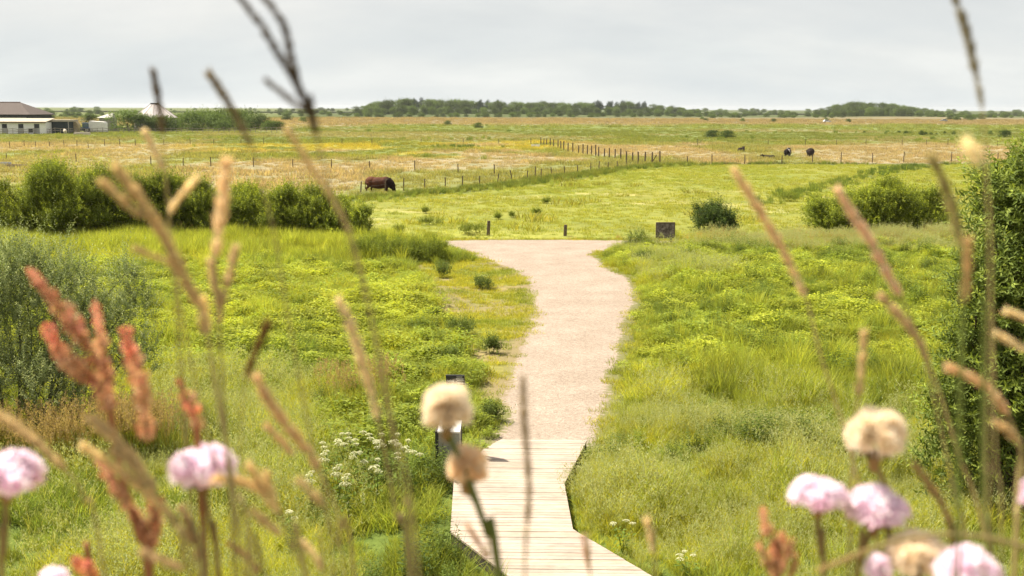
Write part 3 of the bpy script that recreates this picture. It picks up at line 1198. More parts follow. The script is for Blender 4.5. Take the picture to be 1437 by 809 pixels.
LEAF_HEDGE = leafy('hedge_leaf', (0.175, 0.215, 0.030), trans=.3, vary=.08)
LEAF_GREY = leafy('grey_willow_leaf', (0.275, 0.31, 0.14), trans=.25, vary=.05, trans_gain=(1.1, 1.2, .7))
LEAF_WILL = leafy('willow_leaf', (0.155, 0.205, 0.048), trans=.38, vary=.05)
LEAF_DARK = leafy('dark_leaf', (0.060, 0.095, 0.022), trans=.28, vary=.1)
LEAF_FAR = leafy('wood_leaf', (0.10, 0.145, 0.035), trans=.25, vary=.38)
LEAF_PINE = leafy('pine_needle', (0.040, 0.065, 0.034), trans=.1, vary=.15)


def lobes_for(g_, w_, dp_, h_, n_, lift=.42):
    out = []
    for k in range(n_):
        x = ((k + .5) / n_ * 2 - 1) * .8 + g_.normal(0, .06)
        top = h_ * (1 - .3 * x * x) * (.72 + .3 * g_.random())
        rx = w_ * .5 / max(1, n_ ** .5) * .8
        out.append((x * (w_ / 2 - rx * .5), g_.normal(0, .1) * dp_, top * .42, rx, dp_ * .3, top * .42))
    for k in range(n_ * 4):
        x = g_.uniform(-1, 1)
        a = g_.uniform(-.2, 1.0) * math.pi
        ey = -math.cos(a) * dp_ * .4 * (1 - .5 * x * x)
        top = h_ * (1 - .35 * x * x)
        ez = top * (.22 + .60 * max(math.sin(a), 0) * g_.uniform(.6, 1.05))
        rr = h_ * g_.uniform(.08, .21)
        out.append((x * (w_ / 2 - rr), ey, ez, rr * 1.15, rr, rr * g_.uniform(.8, 1.4)))
    k_ = h_ * .93 / max(q[2] + q[5] for q in out)
    out = [(q[0], q[1], q[2] * k_, q[3], q[4], q[5] * k_) for q in out]
    return out


def bush(name, px, pyb, pxw, pxh, seed, label, cat='bush', group=None, dens=1.0, leaf=.15, lw=.062, mat=None, ca=(.75, .8, .8), cb=(1.2, 1.15, 1.0), tip=(2.7, 2.4, 1.2), nl=4, dpk=.8, sl_=.55, kl=13, shell=.4, inner=.35):
    b = GG(px, pyb)
    dist = (b - CAM) @ f_
    w_ = pxw * dist / F
    h_ = pxh * dist / F * 1.0
    g_ = np.random.default_rng(seed)
    lb = lobes_for(g_, w_, w_ * dpk, h_, nl)
    ns_ = int(dens * 230 * w_ * h_ / (sl_ / .55) ** 1.4)
    root = thing(name, b, label, cat, group)
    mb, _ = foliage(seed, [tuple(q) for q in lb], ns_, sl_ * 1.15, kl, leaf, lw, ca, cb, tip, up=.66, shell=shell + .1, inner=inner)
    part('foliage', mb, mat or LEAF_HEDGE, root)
    part('stem', stems(seed + 1, lb[:nl], .03 * max(w_ / 3, .5)), M['bark'], root, True)
    return root


HG = 'bushes of the hedge behind the left meadow'
bush('hedge_bush', 18, 331, 120, 76, 201, 'bright green willow bush cut by the left edge of the photo, in the hedge', 'bush', HG)
bush('hedge_bush', 100, 331, 165, 108, 202, 'tallest and widest light green bush of the left hedge, with pointed shoots on top', 'bush', HG, nl=6)
bush('hedge_bush', 178, 330, 100, 86, 203, 'green bush joined to the right side of the tallest hedge bush', 'bush', HG)
bush('hedge_bush', 232, 329, 90, 90, 204, 'upright green bush in the hedge behind the curved pink grass heads', 'bush', HG)
bush('hedge_bush', 290, 328, 118, 80, 205, 'rounded mid green bush in the middle of the left hedge', 'bush', HG)
bush('hedge_bush', 352, 328, 108, 70, 206, 'low square dark green bush, third from the right end of the hedge', 'bush', HG)
bush('hedge_bush', 414, 329, 108, 70, 207, 'low dark green bush, second large one from the right end of the hedge', 'bush', HG)
bush('hedge_bush', 466, 331, 84, 66, 208, 'dark bush near the right end of the hedge, below the brown cow', 'bush', HG)
bush('hedge_bush', 506, 333, 30, 42, 209, 'smallest dark bush closing the right end of the left hedge', 'bush', HG, nl=2)

bush('round_bush', 1000, 326, 62, 38, 211, 'small dark round bush alone at the edge of the pasture right of the dark board', 'bush', mat=LEAF_DARK, ca=(.7, .75, .8), cb=(1.3, 1.2, 1), tip=(1.7, 1.6, 1.1), nl=3)
RG = 'broad bushes behind the right meadow'
bush('broad_bush', 1172, 328, 95, 56, 212, 'lower left lobe of the broad green bushes behind the right meadow', 'bush', RG, nl=3)
bush('broad_bush', 1240, 328, 110, 80, 213, 'tallest middle one of the broad green bushes behind the right meadow', 'bush', RG, nl=4)
bush('broad_bush', 1300, 326, 80, 62, 214, 'dark right hand end of the broad green bushes behind the right meadow', 'bush', RG, nl=3)


def big_shrub(name, px, pyb, lobes, seed, label, mat, ns_, leaf, lw, ca, cb, tip, sl_, kl, droop=0., sr=.05, shell=.35, inner=.3, up=.55):
    b = GG(px, pyb)
    root = thing(name, b, label, 'shrub')
    mb, p0 = foliage(seed, lobes, ns_, sl_, kl, leaf, lw, ca, cb, tip, droop=droop, shell=shell, inner=inner, up=up)
    part('foliage', mb, mat, root)
    st = stems(seed + 1, lobes, sr, .3, 7)
    part('stem', st, M['bark'], root, True)
    return root


# grey willow on the left: lobes relative to its foot, metres
b = GG(30, 610)
dist = (b - CAM) @ f_
S_ = dist / F


def lob(px, py, rpx, rpz, yoff=0.0, ry=None):
    return ((px - 30) * S_, yoff, (610 - py) * S_ * 1.03, rpx * S_, (ry or rpx) * S_, rpz * S_)


big_shrub('grey_willow', 30, 610,
          [lob(-30, 470, 70, 105), lob(30, 455, 55, 100, .4), lob(75, 440, 48, 85, .8), lob(110, 500, 45, 75, .2), lob(40, 540, 80, 55, -.3), lob(-60, 540, 60, 70), lob(135, 470, 32, 62, .6), lob(178, 455, 24, 52, .9), lob(185, 520, 28, 50, .4), lob(95, 560, 55, 45, -.1), lob(10, 400, 38, 50, .7), lob(165, 410, 20, 25, 1.0)],
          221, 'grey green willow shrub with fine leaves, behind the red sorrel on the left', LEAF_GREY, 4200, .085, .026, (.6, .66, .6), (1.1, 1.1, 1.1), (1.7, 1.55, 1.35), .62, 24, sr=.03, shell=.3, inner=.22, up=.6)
b = GG(1420, 712)
dist = (b - CAM) @ f_
S_ = dist / F


def lob2(px, py, rpx, rpz, yoff=0.0, ry=None):
    return ((px - 1420) * S_, yoff, (712 - py) * S_ * 1.02, rpx * S_, (ry or rpx) * S_, rpz * S_)


big_shrub('willow', 1420, 712,
          [lob2(1420, 310, 58, 75), lob2(1375, 290, 26, 55, .3), lob2(1400, 400, 62, 80, -.2), lob2(1450, 330, 60, 100, .5), lob2(1375, 470, 42, 70, -.1), lob2(1360, 560, 48, 70, -.1), lob2(1400, 600, 70, 85, .2),
           lob2(1440, 500, 70, 110, .1), lob2(1480, 420, 70, 130, .4), lob2(1345, 625, 40, 50, -.2), lob2(1500, 600, 80, 110, .2), lob2(1410, 660, 60, 60, -.2), lob2(1432, 250, 24, 32, .2), lob2(1338, 590, 36, 55, 0), lob2(1350, 500, 34, 50, 0), lob2(1356, 420, 28, 50, .1), lob2(1330, 660, 36, 42, 0), lob2(1368, 340, 32, 50, .1), lob2(1420, 520, 60, 80, -.3)],
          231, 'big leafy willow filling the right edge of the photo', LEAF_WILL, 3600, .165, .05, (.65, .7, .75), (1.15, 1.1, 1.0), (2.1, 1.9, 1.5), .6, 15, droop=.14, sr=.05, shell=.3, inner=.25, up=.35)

# small dark plants in and beside the meadow
def clump_plant(px, pyb, pxw, pxh, seed, label, group=None, mat=None, name='nettle_clump'):
    b = GG(px, pyb)
    dist = (b - CAM) @ f_
    w_ = pxw * dist / F
    h_ = pxh * dist / F
    g_ = np.random.default_rng(seed)
    lb = [(g_.normal(0, w_ * .22), g_.normal(0, w_ * .2), h_ * .45, w_ * .3, w_ * .3, h_ * .45) for _ in range(5)]
    root = thing(name, b, label, 'wild plant', group)
    mb, _ = foliage(seed, lb, int(60 + 130 * w_), .3, 11, .085, .036, (.8, .8, .8), (1.25, 1.2, 1), (1.3, 1.3, 1.2), up=.75, shell=.6, inner=.4)
    part('foliage', mb, mat or LEAF_DARK, root)
    part('stem', stems(seed + 1, lb, .006, .1, 4), M['bark'], root)


NG = 'dark leafy plants left of the path'
LEAF_NET = leafy('nettle_leaf', (0.13, 0.175, 0.04), trans=.3, vary=.15)
for i, (a, bb, c_, d_, lab) in enumerate([
        (617, 390, 24, 22, 'dark green leafy plant on the trodden ground near the top left of the path'),
        (678, 406, 26, 16, 'dark plant closest to the upper bend of the path, on trodden ground'),
        (613, 455, 22, 20, 'dark plant left of the trodden patch, above a wider pair'),
        (645, 472, 46, 22, 'wide low dark plant at mid length of the trodden patch'),
        (690, 496, 22, 18, 'single dark plant beside the left edge of the path halfway down'),
        (625, 512, 34, 22, 'dark plant behind the information post and the fluffy seed head'),
        (690, 590, 30, 16, 'low dark plant between the boardwalk end and the signpost')]):
    clump_plant(a, bb, c_, d_, 240 + i, lab, NG, LEAF_NET)
clump_plant(896, 352, 30, 32, 250, 'tall dark green plant standing right of the path top, left of the dark board', None, LEAF_NET)
clump_plant(900, 372, 26, 18, 253, 'low dark plant in the grass below the tall plant by the path top', None, LEAF_NET)
bush('tussock', 545, 362, 110, 32, 251, 'broad bright green mound of tall weeds left of the path top', 'wild plant', mat=LEAF_HEDGE, nl=5, tip=(1.5, 1.5, 1.2), sl_=.35, leaf=.1, lw=.03)
bush('tussock', 598, 364, 60, 28, 252, 'green mound of tall weeds right next to the left edge of the path top', 'wild plant', mat=LEAF_HEDGE, nl=3, tip=(1.4, 1.4, 1.2), sl_=.35, leaf=.1, lw=.03)
SG = 'small tussocks on the pasture'
for i, (a, bb, c_, d_) in enumerate([(596, 300, 9, 6), (603, 316, 20, 8), (697, 308, 9, 5), (754, 302, 14, 6), (766, 286, 10, 5), (718, 306, 7, 5), (660, 328, 34, 12), (558, 328, 14, 9), (1100, 283, 34, 12)]):
    clump_plant(a, bb, c_ * 1.1, d_ + 1, 260 + i, 'small dark weed tussock on the bright pasture', SG, LEAF_HEDGE, 'weed_tussock')

# white flowering plants by the signpost
PETALW = leafy('umbel_white', (0.56, 0.56, 0.40), trans=.3, vary=.05)
LEAF_UMB = leafy('umbel_leaf', (0.12, 0.17, 0.03), trans=.35, vary=.2)


def umbel_plant(seed, h_):
    g_ = np.random.default_rng(seed)
    hds = []
    st = MB()
    lf = MB()
    for k in range(4):
        hd = MB()
        hds.append(hd)
        a = g_.random() * 6.28
        rr = .04 + .2 * g_.random()
        top = np.array([rr * math.cos(a), rr * math.sin(a), h_ * (.75 + .25 * g_.random())])
        mid = top * np.array([.4, .4, .55])
        tube(st, [np.array([0, 0, -.05]), mid, top - np.array([0, 0, .05])], [.007, .005, .003], 5)
        n_ = 60
        for q_ in range(9):
            aq = q_ * .7
            tube(hd, [top - np.array([0, 0, .05]), top + np.array([.05 * math.cos(aq) * (q_ % 3) / 2, .05 * math.sin(aq) * (q_ % 3) / 2, .012])], .002, 3)
        ra = .066 * np.sqrt(g_.random(n_)) * (.8 + .5 * g_.random())
        aa = g_.random(n_) * 6.28
        org = top + np.stack([ra * np.cos(aa), ra * np.sin(aa), .03 - 8 * ra ** 2 + g_.normal(0, .004, n_)], -1)
        dr = np.stack([np.cos(aa * 3), np.sin(aa * 3), .2 + 0 * aa], -1)
        leaves(hd, org, dr, np.array([0, 0, 1.0]) + g_.normal(0, .3, (n_, 3)), .022, .018, rcol(g_, n_, (.85, .85, .8), (1.1, 1.1, 1.1)))
    n_ = 45
    org = np.stack([g_.normal(0, .14, n_), g_.normal(0, .14, n_), h_ * (.1 + .6 * g_.random(n_))], -1)
    aa = g_.random(n_) * 6.28
    leaves(lf, org, np.stack([np.cos(aa), np.sin(aa), .1 + .5 * g_.random(n_)], -1), np.array([0, 0, 1.0]) + g_.normal(0, .3, (n_, 3)), .13, .06, rcol(g_, n_, (.8, .8, .8), (1.2, 1.2, 1)))
    return hds, st, lf


UP = []
for s in range(3):
    hds, st, lf = umbel_plant(280 + s, .95)
    o = thing('umbel_plant', (0, 0, 0), 'white flowering umbel plant in the patch left of the signpost', 'wild flower', 'white umbel flowers left of the signpost')
    for hd in hds:
        part('flower_umbel', hd, PETALW, o)
    part('stem', st, LEAF_UMB, o)
    part('foliage', lf, LEAF_UMB, o)
    UP.append(o)
spots = [(470, 655), (487, 640), (500, 668), (515, 650), (530, 680), (478, 690), (545, 655), (572, 650), (440, 700), (505, 640), (557, 640), (460, 668), (575, 672), (535, 640), (490, 705)]
for i, (a, bb) in enumerate(spots):
    q = GG(a, bb + 34)
    if i < 3:
        UP[i].location = tuple(q)
        UP[i].rotation_euler = (0, 0, i * 1.3)
    else:
        copy_tree(UP[i % 3], tuple(q), None, None, i * 2.1)
for i, (a, bb, lab) in enumerate([(874, 764, 'low white umbel plant right beside the lower edge of the boardwalk'), (965, 806, 'low white umbel plant in the grass at the bottom, right of the boardwalk'), (405, 745, 'small white umbel plant low in the grass right of the pink flower')]):
    q = GG(a, bb + 12)
    o = copy_tree(UP[i % 3], tuple(q), lab, None, i)
    o['group'] = 'scattered white umbel flowers'
    o.scale = (.8, .8, .55)

# ------------------------------------------------------------------ far woods
def far_tree(seed, w_, h_, n_, leaf, kind):
    g_ = np.random.default_rng(seed)
    mb = MB()
    if kind == 'pine':
        tube(mb, [(0, 0, -.3), (0, 0, h_ * .5), (0, 0, h_ * .95)], [.22, .16, .04], 6, mi=1)
        lb = []
        for k in range(9):
            z_ = h_ * (.4 + .58 * k / 8)
            r_w = w_ * .5 * (1.05 - .75 * k / 8) * (.8 + .4 * g_.random())
            lb.append((g_.normal(0, .4), g_.normal(0, .4), z_, r_w, r_w, h_ * .08))
    else:
        tube(mb, [(0, 0, -.3), (.1, 0, h_ * .2), (0, .1, h_ * .5)], [.22, .16, .05] if kind == 'broadleaf' else [.1, .07, .03], 6, mi=1)
        lb = []
        for k in range(9):
            a = g_.random() * 6.28
            rr = w_ * .3 * math.sqrt(g_.random())
            z_ = h_ * ((.35 + .45 * g_.random()) if kind == 'broadleaf' else (.2 + .5 * g_.random()))
            lb.append((rr * math.cos(a), rr * math.sin(a), z_, w_ * .27, w_ * .27, h_ * .2))
        lb.append((0, 0, h_ * .28, w_ * .44, w_ * .44, h_ * .3))
        lb.append((w_ * .1, 0, h_ * .12, w_ * .4, w_ * .4, h_ * .16))
        lb.append((0, 0, h_ * .75, w_ * .25, w_ * .25, h_ * .24))
    fm, _ = foliage(seed, lb, n_, leaf * 2.5, 6, leaf, leaf * .6, (.75, .8, .8), (1.2, 1.15, 1.1), (1.35, 1.3, 1.1), shell=.35, inner=.25)
    for v, f2, c2 in zip(fm.v, fm.f, fm.c):
        mb.add(v, f2, c2, 0)
    return mb.mesh(kind + '_crown', [LEAF_PINE if kind == 'pine' else LEAF_FAR, M['bark']])


TB = [far_tree(300 + s, 13, 11, 1300, .55, 'broadleaf') for s in range(4)]
TP = [far_tree(310 + s, 7.5, 12, 800, .5, 'pine') for s in range(3)]
TS = [far_tree(320 + s, 8, 4.2, 800, .36, 'shrub') for s in range(4)]
g_ = np.random.default_rng(99)
CNT = {}


def plant(me, name, px, pyb, sc_, label, cat, group, zs=1.0):
    q = G(px, pyb)
    z_ = gz1(q[0], q[1])
    o = link(name, me, None, (q[0], q[1], z_ - .1))
    o.rotation_euler = (0, 0, g_.random() * 6.28)
    o.scale = (sc_, sc_, sc_ * zs)
    tag(o, label, cat, group)
    CNT[name] = CNT.get(name, 0) + 1
    return o


def skyline(px):      # top of the long wood, photograph rows
    return np.interp(px, [480, 515, 530, 560, 600, 640, 700, 740, 800, 840, 880, 905, 935, 965, 1000], [152, 147, 141, 138.5, 139, 140, 141.5, 143, 143, 142.5, 142.5, 144, 147, 151, 154])


def onwood(px, pyb, top, me, h0, *a, **k):
    dist = (G(px, pyb) - CAM) @ f_
    z_ = gz1(*G(px, pyb)[:2])
    hz = 150.4 + (px - 718.5) * .0038 + 2.2
    need = (pyb - top) * dist / F - z_
    return plant(me, a[0], px, pyb, max(need, 2.0) / h0, *a[1:], **k)


for px in np.arange(500, 985, 6.5):
    x_ = px + g_.normal(0, 2)
    t_ = skyline(x_)
    if 830 < x_ < 905 and g_.random() < .75 or 640 < x_ < 700 and g_.random() < .3 or 570 < x_ < 600 and g_.random() < .4:
        onwood(x_, 161.6 + g_.random() * .5, t_ + g_.random() * 2.2, TP[g_.integers(3)], 12, 'pine_tree', 'dark conifer rising out of the long wood on the horizon', 'tree', 'dark conifers in the long wood')
    else:
        onwood(x_, 161.4 + g_.random() * .8, t_ + abs(g_.normal(0, 1.6)), TB[g_.integers(4)], 11, 'broadleaf_tree', 'round green broadleaf tree in the long wood on the horizon', 'tree', 'broadleaf trees of the long wood')
for px in np.arange(505, 975, 8):
    x_ = px + g_.normal(0, 3)
    t_ = skyline(x_) * .55 + 163 * .45
    onwood(x_, 162.8 + g_.random() * .6, t_ + g_.normal(0, 1.2), TB[g_.integers(4)], 11, 'broadleaf_tree', 'round green broadleaf tree in the long wood on the horizon', 'tree', 'broadleaf trees of the long wood')
for px in np.arange(500, 990, 11):
    x_ = px + g_.normal(0, 4)
    onwood(x_, 164.3 + g_.random() * .7, 158.5 + g_.normal(0, 1), TS[g_.integers(4)], 4.2, 'wood_edge_shrub', 'pale green shrub along the front edge of the long wood', 'shrub', 'shrubs in front of the long wood')


def mound(px):
    return np.interp(px, [1140, 1160, 1180, 1200, 1215, 1240, 1270, 1290, 1310, 1330], [154, 150, 144.5, 142.5, 143, 145, 147, 151, 154, 156])


for row in range(3):
    for px in np.arange(1146, 1325, 7.5):
        x_ = px + g_.normal(0, 2)
        pb = 162.4 + row * 1.7 + g_.random() * .5
        t_ = mound(x_) + row * .28 * (165 - mound(x_)) + abs(g_.normal(0, 1))
        if t_ < pb - 3:
            onwood(x_, pb, t_, TB[g_.integers(4)], 11, 'broadleaf_tree', 'green broadleaf tree in the wooded mound on the right horizon', 'tree', 'trees of the wooded mound on the right')
SH = 'low shrubs scattered along the horizon'
for (a, bb, y0_, y1_, n_, hh) in ((955, 1155, 158, 166, 96, 5.8), (1300, 1445, 159, 167, 66, 5.5), (1310, 1380, 163, 170, 18, 7), (390, 510, 156, 164, 48, 6), (45, 150, 156, 167, 40, 6), (230, 400, 154, 160, 24, 4)):
    for k in range(n_):
        x_ = a + (bb - a) * g_.random()
        pb = y0_ + (y1_ - y0_) * g_.random()
        onwood(x_, pb, pb - hh * (.5 + .6 * g_.random()), TS[g_.integers(4)], 4.2, 'horizon_shrub', 'low green shrub among many near the horizon', 'shrub', SH)
for (a, pb, hh) in ((985, 168, 3), (1042, 171, 3.2), (1085, 171.5, 4), (1160, 170, 2.5), (1190, 172, 2.5), (628, 176, 3), (672, 180, 2.5), (805, 165, 2), (990, 171, 2)):
    onwood(a, pb, pb - hh, TS[g_.integers(4)], 4.2, 'field_shrub', 'tiny dark shrub standing alone in the pink grass field before the woods', 'shrub', 'tiny shrubs in the far pink field')
# farm shrubs
FS = 'shrubs behind the rail fence of the farm'
for (a, pb, t_, zz) in ((250, 181, 162, 1), (268, 182, 157, 1), (285, 181, 155, 1), (300, 182, 158, 1), (318, 181, 154.5, 1), (335, 182, 156, 1), (350, 180, 155, 1), (365, 182, 162, 1), (380, 183, 168, 1), (392, 183, 171, 1), (240, 183, 170, 1), (275, 184, 170, 1), (310, 184, 169, 1), (340, 184, 170, 1), (224, 184.6, 163, 1), (232, 184.8, 164, 1), (215, 184.9, 166, 1), (405, 170, 160, 1), (425, 172, 164, 1)):
    onwood(a + g_.normal(0, 2), pb, t_ + g_.normal(0, 1), TS[g_.integers(4)], 4.2, 'farm_shrub', 'green shrub in the thicket behind the rail fence', 'shrub', FS)
for (a, pb, t_, lab) in ((180, 185, 153, 'large round green tree left of the pale round roof'), (204, 185, 161, 'smaller round tree in front of the pale round roof'), (125, 175, 159, 'dark bush behind the blue tractor')):
    onwood(a, pb, t_, TB[g_.integers(4)], 11, 'farm_tree', lab, 'tree', None).scale[0] *= 1.45
for o in bpy.data.objects:
    if o.name.startswith('farm_tree'):
        o.scale[1] = o.scale[0]
for (a, pb, ww, hh, lab) in ((1409, 193, .75, 9, 'dark round bush alone at the right end of the green strip'), (1000, 194, 1.4, 6, 'long low dark bush on the green strip left of the cattle'), (1022, 194.5, 1.2, 5.5, 'low dark bush joined to the right of the long low one')):
    o = onwood(a, pb, pb - hh, TS[g_.integers(4)], 4.2, 'dark_shrub', lab, 'shrub', None)
    o.scale[0] *= ww
    o.data = o.data.copy()
    o.data.materials[0] = LEAF_DARK
for i, (a, hh, pb) in enumerate([(1213, 3, 187), (1243, 4, 188.5), (1261, 4.2, 188), (1271, 5, 189), (1277, 4, 189), (1293, 6, 190), (1298, 4.5, 190), (1306, 4, 190), (1314, 3, 190), (1326, 3.5, 188), (1338, 4.5, 189), (1390, 5, 189)]):
    onwood(a, pb, pb - hh, TS[g_.integers(4)], 4.2, 'dotted_shrub', 'small dark shrub in the dotted row on the right of the green strip', 'shrub', 'small dark shrubs in a dotted row').scale = [max(hh, 3) * .055 * q_ for q_ in (.75, .75, 1.0)]
print(CNT)

# ------------------------------------------------------------------ fences
def fence(name, pix, label, height, rad, mat, wires=(0.9,), lean=.05, seed=0, rail=None, group=None):
    """pix: (x, y) of each post's foot in the photograph."""
    g_ = np.random.default_rng(seed)
    pts = [G(*q) for q in pix]
    pts = [np.array([q[0], q[1], gz1(q[0], q[1])]) for q in pts]
    o = thing(name, pts[0], label, 'fence', group)
    tops = []
    for q in pts:
        mb = MB()
        h = height * (.85 + .3 * g_.random())
        l_ = np.array([g_.normal(0, lean), g_.normal(0, lean), 0])
        b0 = q - pts[0]
        tp = b0 + np.array([0, 0, h]) + l_ * h
        tube(mb, [b0 - np.array([0, 0, .3]), b0 + (tp - b0) * .5, tp], [rad, rad * .98, rad * .9], 7)
        part('post', mb, mat, o)
        tops.append((b0, tp))
    for wv in wires:
        mb = MB()
        for (a0, a1), (b0, b1) in zip(tops[:-1], tops[1:]):
            pa, pb_ = a0 + (a1 - a0) * wv, b0 + (b1 - b0) * wv
            if rail:
                dv_ = unit(pb_ - pa)
                nn = np.array([-dv_[1], dv_[0], 0])
                rot = np.stack([dv_, nn, np.cross(dv_, nn)], 1)
                box(mb, 0, np.linalg.norm(pb_ - pa), -rad - .04, -rad, -rail / 2, rail / 2, rot=rot, org=pa)
            else:
                tube(mb, [pa, (pa + pb_) / 2 - np.array([0, 0, .03]), pb_], .004, 3, cap=False)
        part('rail' if rail else 'wire', mb, mat if rail else M['wire'], o)
    return o


fence('ditch_fence', [(506, 272), (540, 269.5), (566, 268), (596, 265), (625, 264), (649, 262.5), (673, 261), (698, 258.5), (719, 256), (740, 253), (752, 250.5), (759, 251.5), (775, 248.5), (793, 247.5), (811, 244), (829, 241), (840, 240), (853, 238.5), (867, 236.5), (880, 235), (895, 232.5)],
      'wire fence of leaning grey posts along the dark ditch beside the bright pasture', 1.0, .055, M['postwood'], (.92, .55), .09, 1)
FB = [(759, 203), (763, 204), (767, 205), (772, 206), (777, 207), (783, 208.5), (787, 210), (791, 211), (797, 213), (804, 214.5), (812, 216.5), (818, 217.5), (824, 218), (830, 218.5), (836, 219), (840, 220), (848, 221.5), (855, 222.5), (863, 224), (871, 225.5), (879, 226.5), (887.5, 227.5), (896, 229), (905, 229.5), (915, 230.5), (926, 231)]
o = fence('field_fence', FB, 'row of upright dark brown posts running back across the straw field', 1.5, .10, M['postwood'], (.9, .6), .02, 2)
mb = MB()
q0, q1 = G(915, 230.5) - G(*FB[0]), G(921, 231) - G(*FB[0])
tube(mb, [q0 + np.array([0, 0, .2]), q1 + np.array([0, 0, 1.2])], .07, 6)
part('brace', mb, M['postwood'], o)
fence('right_field_fence', [(965, 231.5), (999, 231), (1045, 230.5), (1097, 230.3), (1140, 229.3), (1180, 229), (1224, 228.7), (1268, 228), (1335, 228), (1400, 229)],
      'thin wire fence with wide spaced posts between the pasture and the field of dark cattle', 1.25, .065, M['postwood'], (.9,), .02, 3)
fence('strip_fence', [(979, 205), (1078, 204), (1130, 204.5), (1174, 204.5), (1215, 204), (1266, 204), (1300, 204), (1330, 204.5), (1400, 205)],
      'faint wire fence along the near side of the green strip behind the cattle', 1.2, .06, M['postwood'], (.9,), .02, 4)
fence('left_field_fence', [(-20, 237), (9, 226), (107, 227), (212, 233.5), (257, 234), (296, 234), (356, 234.5), (411, 235.5), (465, 237), (519, 241), (582, 239.5), (643, 243.5), (694, 246), (751, 249)],
      'low wire fence with small posts crossing the straw field behind the hedge', 1.05, .06, M['postwood'], (.9,), .03, 5)
fence('far_left_fence', [(-8, 208), (14, 208), (34, 207), (50, 207), (70, 207), (90, 207), (108, 207), (124, 208), (147, 205), (168, 205), (190, 205), (230, 205), (267, 204), (300, 204), (338, 203), (370, 203)],
      'line of short dark posts in the greenish field in front of the farm', 1.15, .06, M['postwood'], (.9,), .03, 6)
fence('middle_fence', [(480, 203.5), (522, 203), (591, 202.5), (650, 203), (700, 203), (745, 203)], 'sparse wire fence along the yellow flower patches in the middle', 1.2, .06, M['postwood'], (.9,), .02, 7)
fp = [(x, 188.6 - .004 * x) for x in np.arange(-26, 415, 7.4)]
fence('rail_fence', fp, 'weathered grey rail fence in front of the farm buildings', 1.45, .07, M['railwood'], (.93, .55), .02, 8, rail=.13)

# two lone posts at the head of the path
PG_ = 'two short posts at the far side of the path'
for (a, bb, hh, rx, lab) in ((685, 331, 21, .05, 'short dark post at the far side of the path, the left one of two'), (793, 331.5, 16, .03, 'short dark post at the far side of the path, the right one of two')):
    b = GG(a, bb)
    dist = (b - CAM) @ f_
    o = thing('fence_post', b, lab, 'post', PG_)
    mb = MB()
    h = hh * dist / F
    tube(mb, [(0, 0, -.3), (rx * h * .5, 0, h * .5), (rx * h, 0, h * .96), (rx * h, 0, h)], [.095, .095, .09, .07], 9)
    part('shaft', mb, M['postwood'], o)
    mb = MB()
    tube(mb, [(rx * h * .8, 0, h * .80), (rx * h * .8 + .002, 0, h * .82)], .100, 9)
    part('band', mb, M['wire'], o)

# ------------------------------------------------------------------ signs
mt, nt, nd, lk = newmat('lichened_board')
tcn = nd.new('ShaderNodeTexCoord')
n1 = noise(nt, tcn.outputs['Object'], 7, 5, .75)
n2 = noise(nt, tcn.outputs['Object'], 22, 3, .6)
c = ramp(nt, n1, [(.36, (.05, .038, .034)), (.5, (.12, .09, .078)), (.6, (.24, .20, .175))])
c = mixc(nt, c, ramp(nt, n2, [(.4, (.7, .7, .7)), (.6, (1.2, 1.2, 1.2))]), 1., 'MULTIPLY')
pr = N(nt, 'ShaderNodeBsdfPrincipled', Roughness=.9)
lk.new(c, pr.inputs['Base Color'])
out = nd.new('ShaderNodeOutputMaterial')
lk.new(pr.outputs[0], out.inputs[0])
b = GG(933, 352)
dist = (b - CAM) @ f_
s_ = dist / F
o = thing('sign_board', b, 'dark weathered board sign in the long grass right of the path top', 'sign', rz=.06)
mb = MB()
box(mb, -12.5 * s_, 12.5 * s_, -.03, .03, 19 * s_, 38.5 * s_, bev=.012)
bd = part('board', mb, mt, o)
mb = MB()
hw, z0_, z1_ = 12.5 * s_, 19 * s_, 38.5 * s_
box(mb, -hw - .03, hw + .03, -.045, .045, z1_, z1_ + .05)
box(mb, -hw - .03, hw + .03, -.045, .045, z0_ - .05, z0_)
box(mb, -hw - .035, -hw, -.04, .04, z0_, z1_)
box(mb, hw, hw + .035, -.04, .04, z0_, z1_)
part('frame', mb, M['postwood'], o)
for sx in (-1, 1):
    mb = MB()
    box(mb, sx * hw * .7 - .045, sx * hw * .7 + .045, .047, .13, -.3, z1_ - .05, bev=.01)
    part('post', mb, M['postwood'], o)

steel = solid('brushed_steel', (.30, .30, .29), .45, .15, 5, metal=.35)
darks = solid('dark_steel', (.025, .026, .028), .5, .2, 5)
whitep = solid('white_paint', (.75, .74, .71), .5, .06, 5)
b = GG(631, 664)
dist = (b - CAM) @ f_
s_ = dist / F
o = thing('box_post', b, 'grey steel box post with a pale sloping top and a round hole, beside the boardwalk', 'post', rz=-.06)
mb = MB()
H0 = 66 * s_
prism(mb, [(-14 * s_, -.2), (15 * s_, -.2), (15 * s_, H0 - .02), (-14 * s_, H0 - .02)], -.17, .17, axis='y')
part('body', mb, steel, o)
mb = MB()
v = np.array([(-15 * s_, -.19, H0 - .03), (16 * s_, -.19, H0 - .03), (16 * s_, .2, H0 + .09), (-15 * s_, .2, H0 + .09)])
v = np.concatenate([v - np.array([0, 0, .03]), v])
mb.add(v, [(3, 2, 1, 0), (4, 5, 6, 7), (0, 1, 5, 4), (1, 2, 6, 5), (2, 3, 7, 6), (3, 0, 4, 7)])
part('lid', mb, whitep, o)
mb = MB()
box(mb, -18.5 * s_, -14.2 * s_, -.18, .18, -.2, H0 - .035)
part('side_panel', mb, darks, o)
mb = MB()
tube(mb, [(.5 * s_, -.1725, H0 - .18), (.5 * s_, -.178, H0 - .18)], .052, 16)
part('hole', mb, darks, o)  # solid dark disc, its colour stands in for the shade inside a hole
mb = MB()
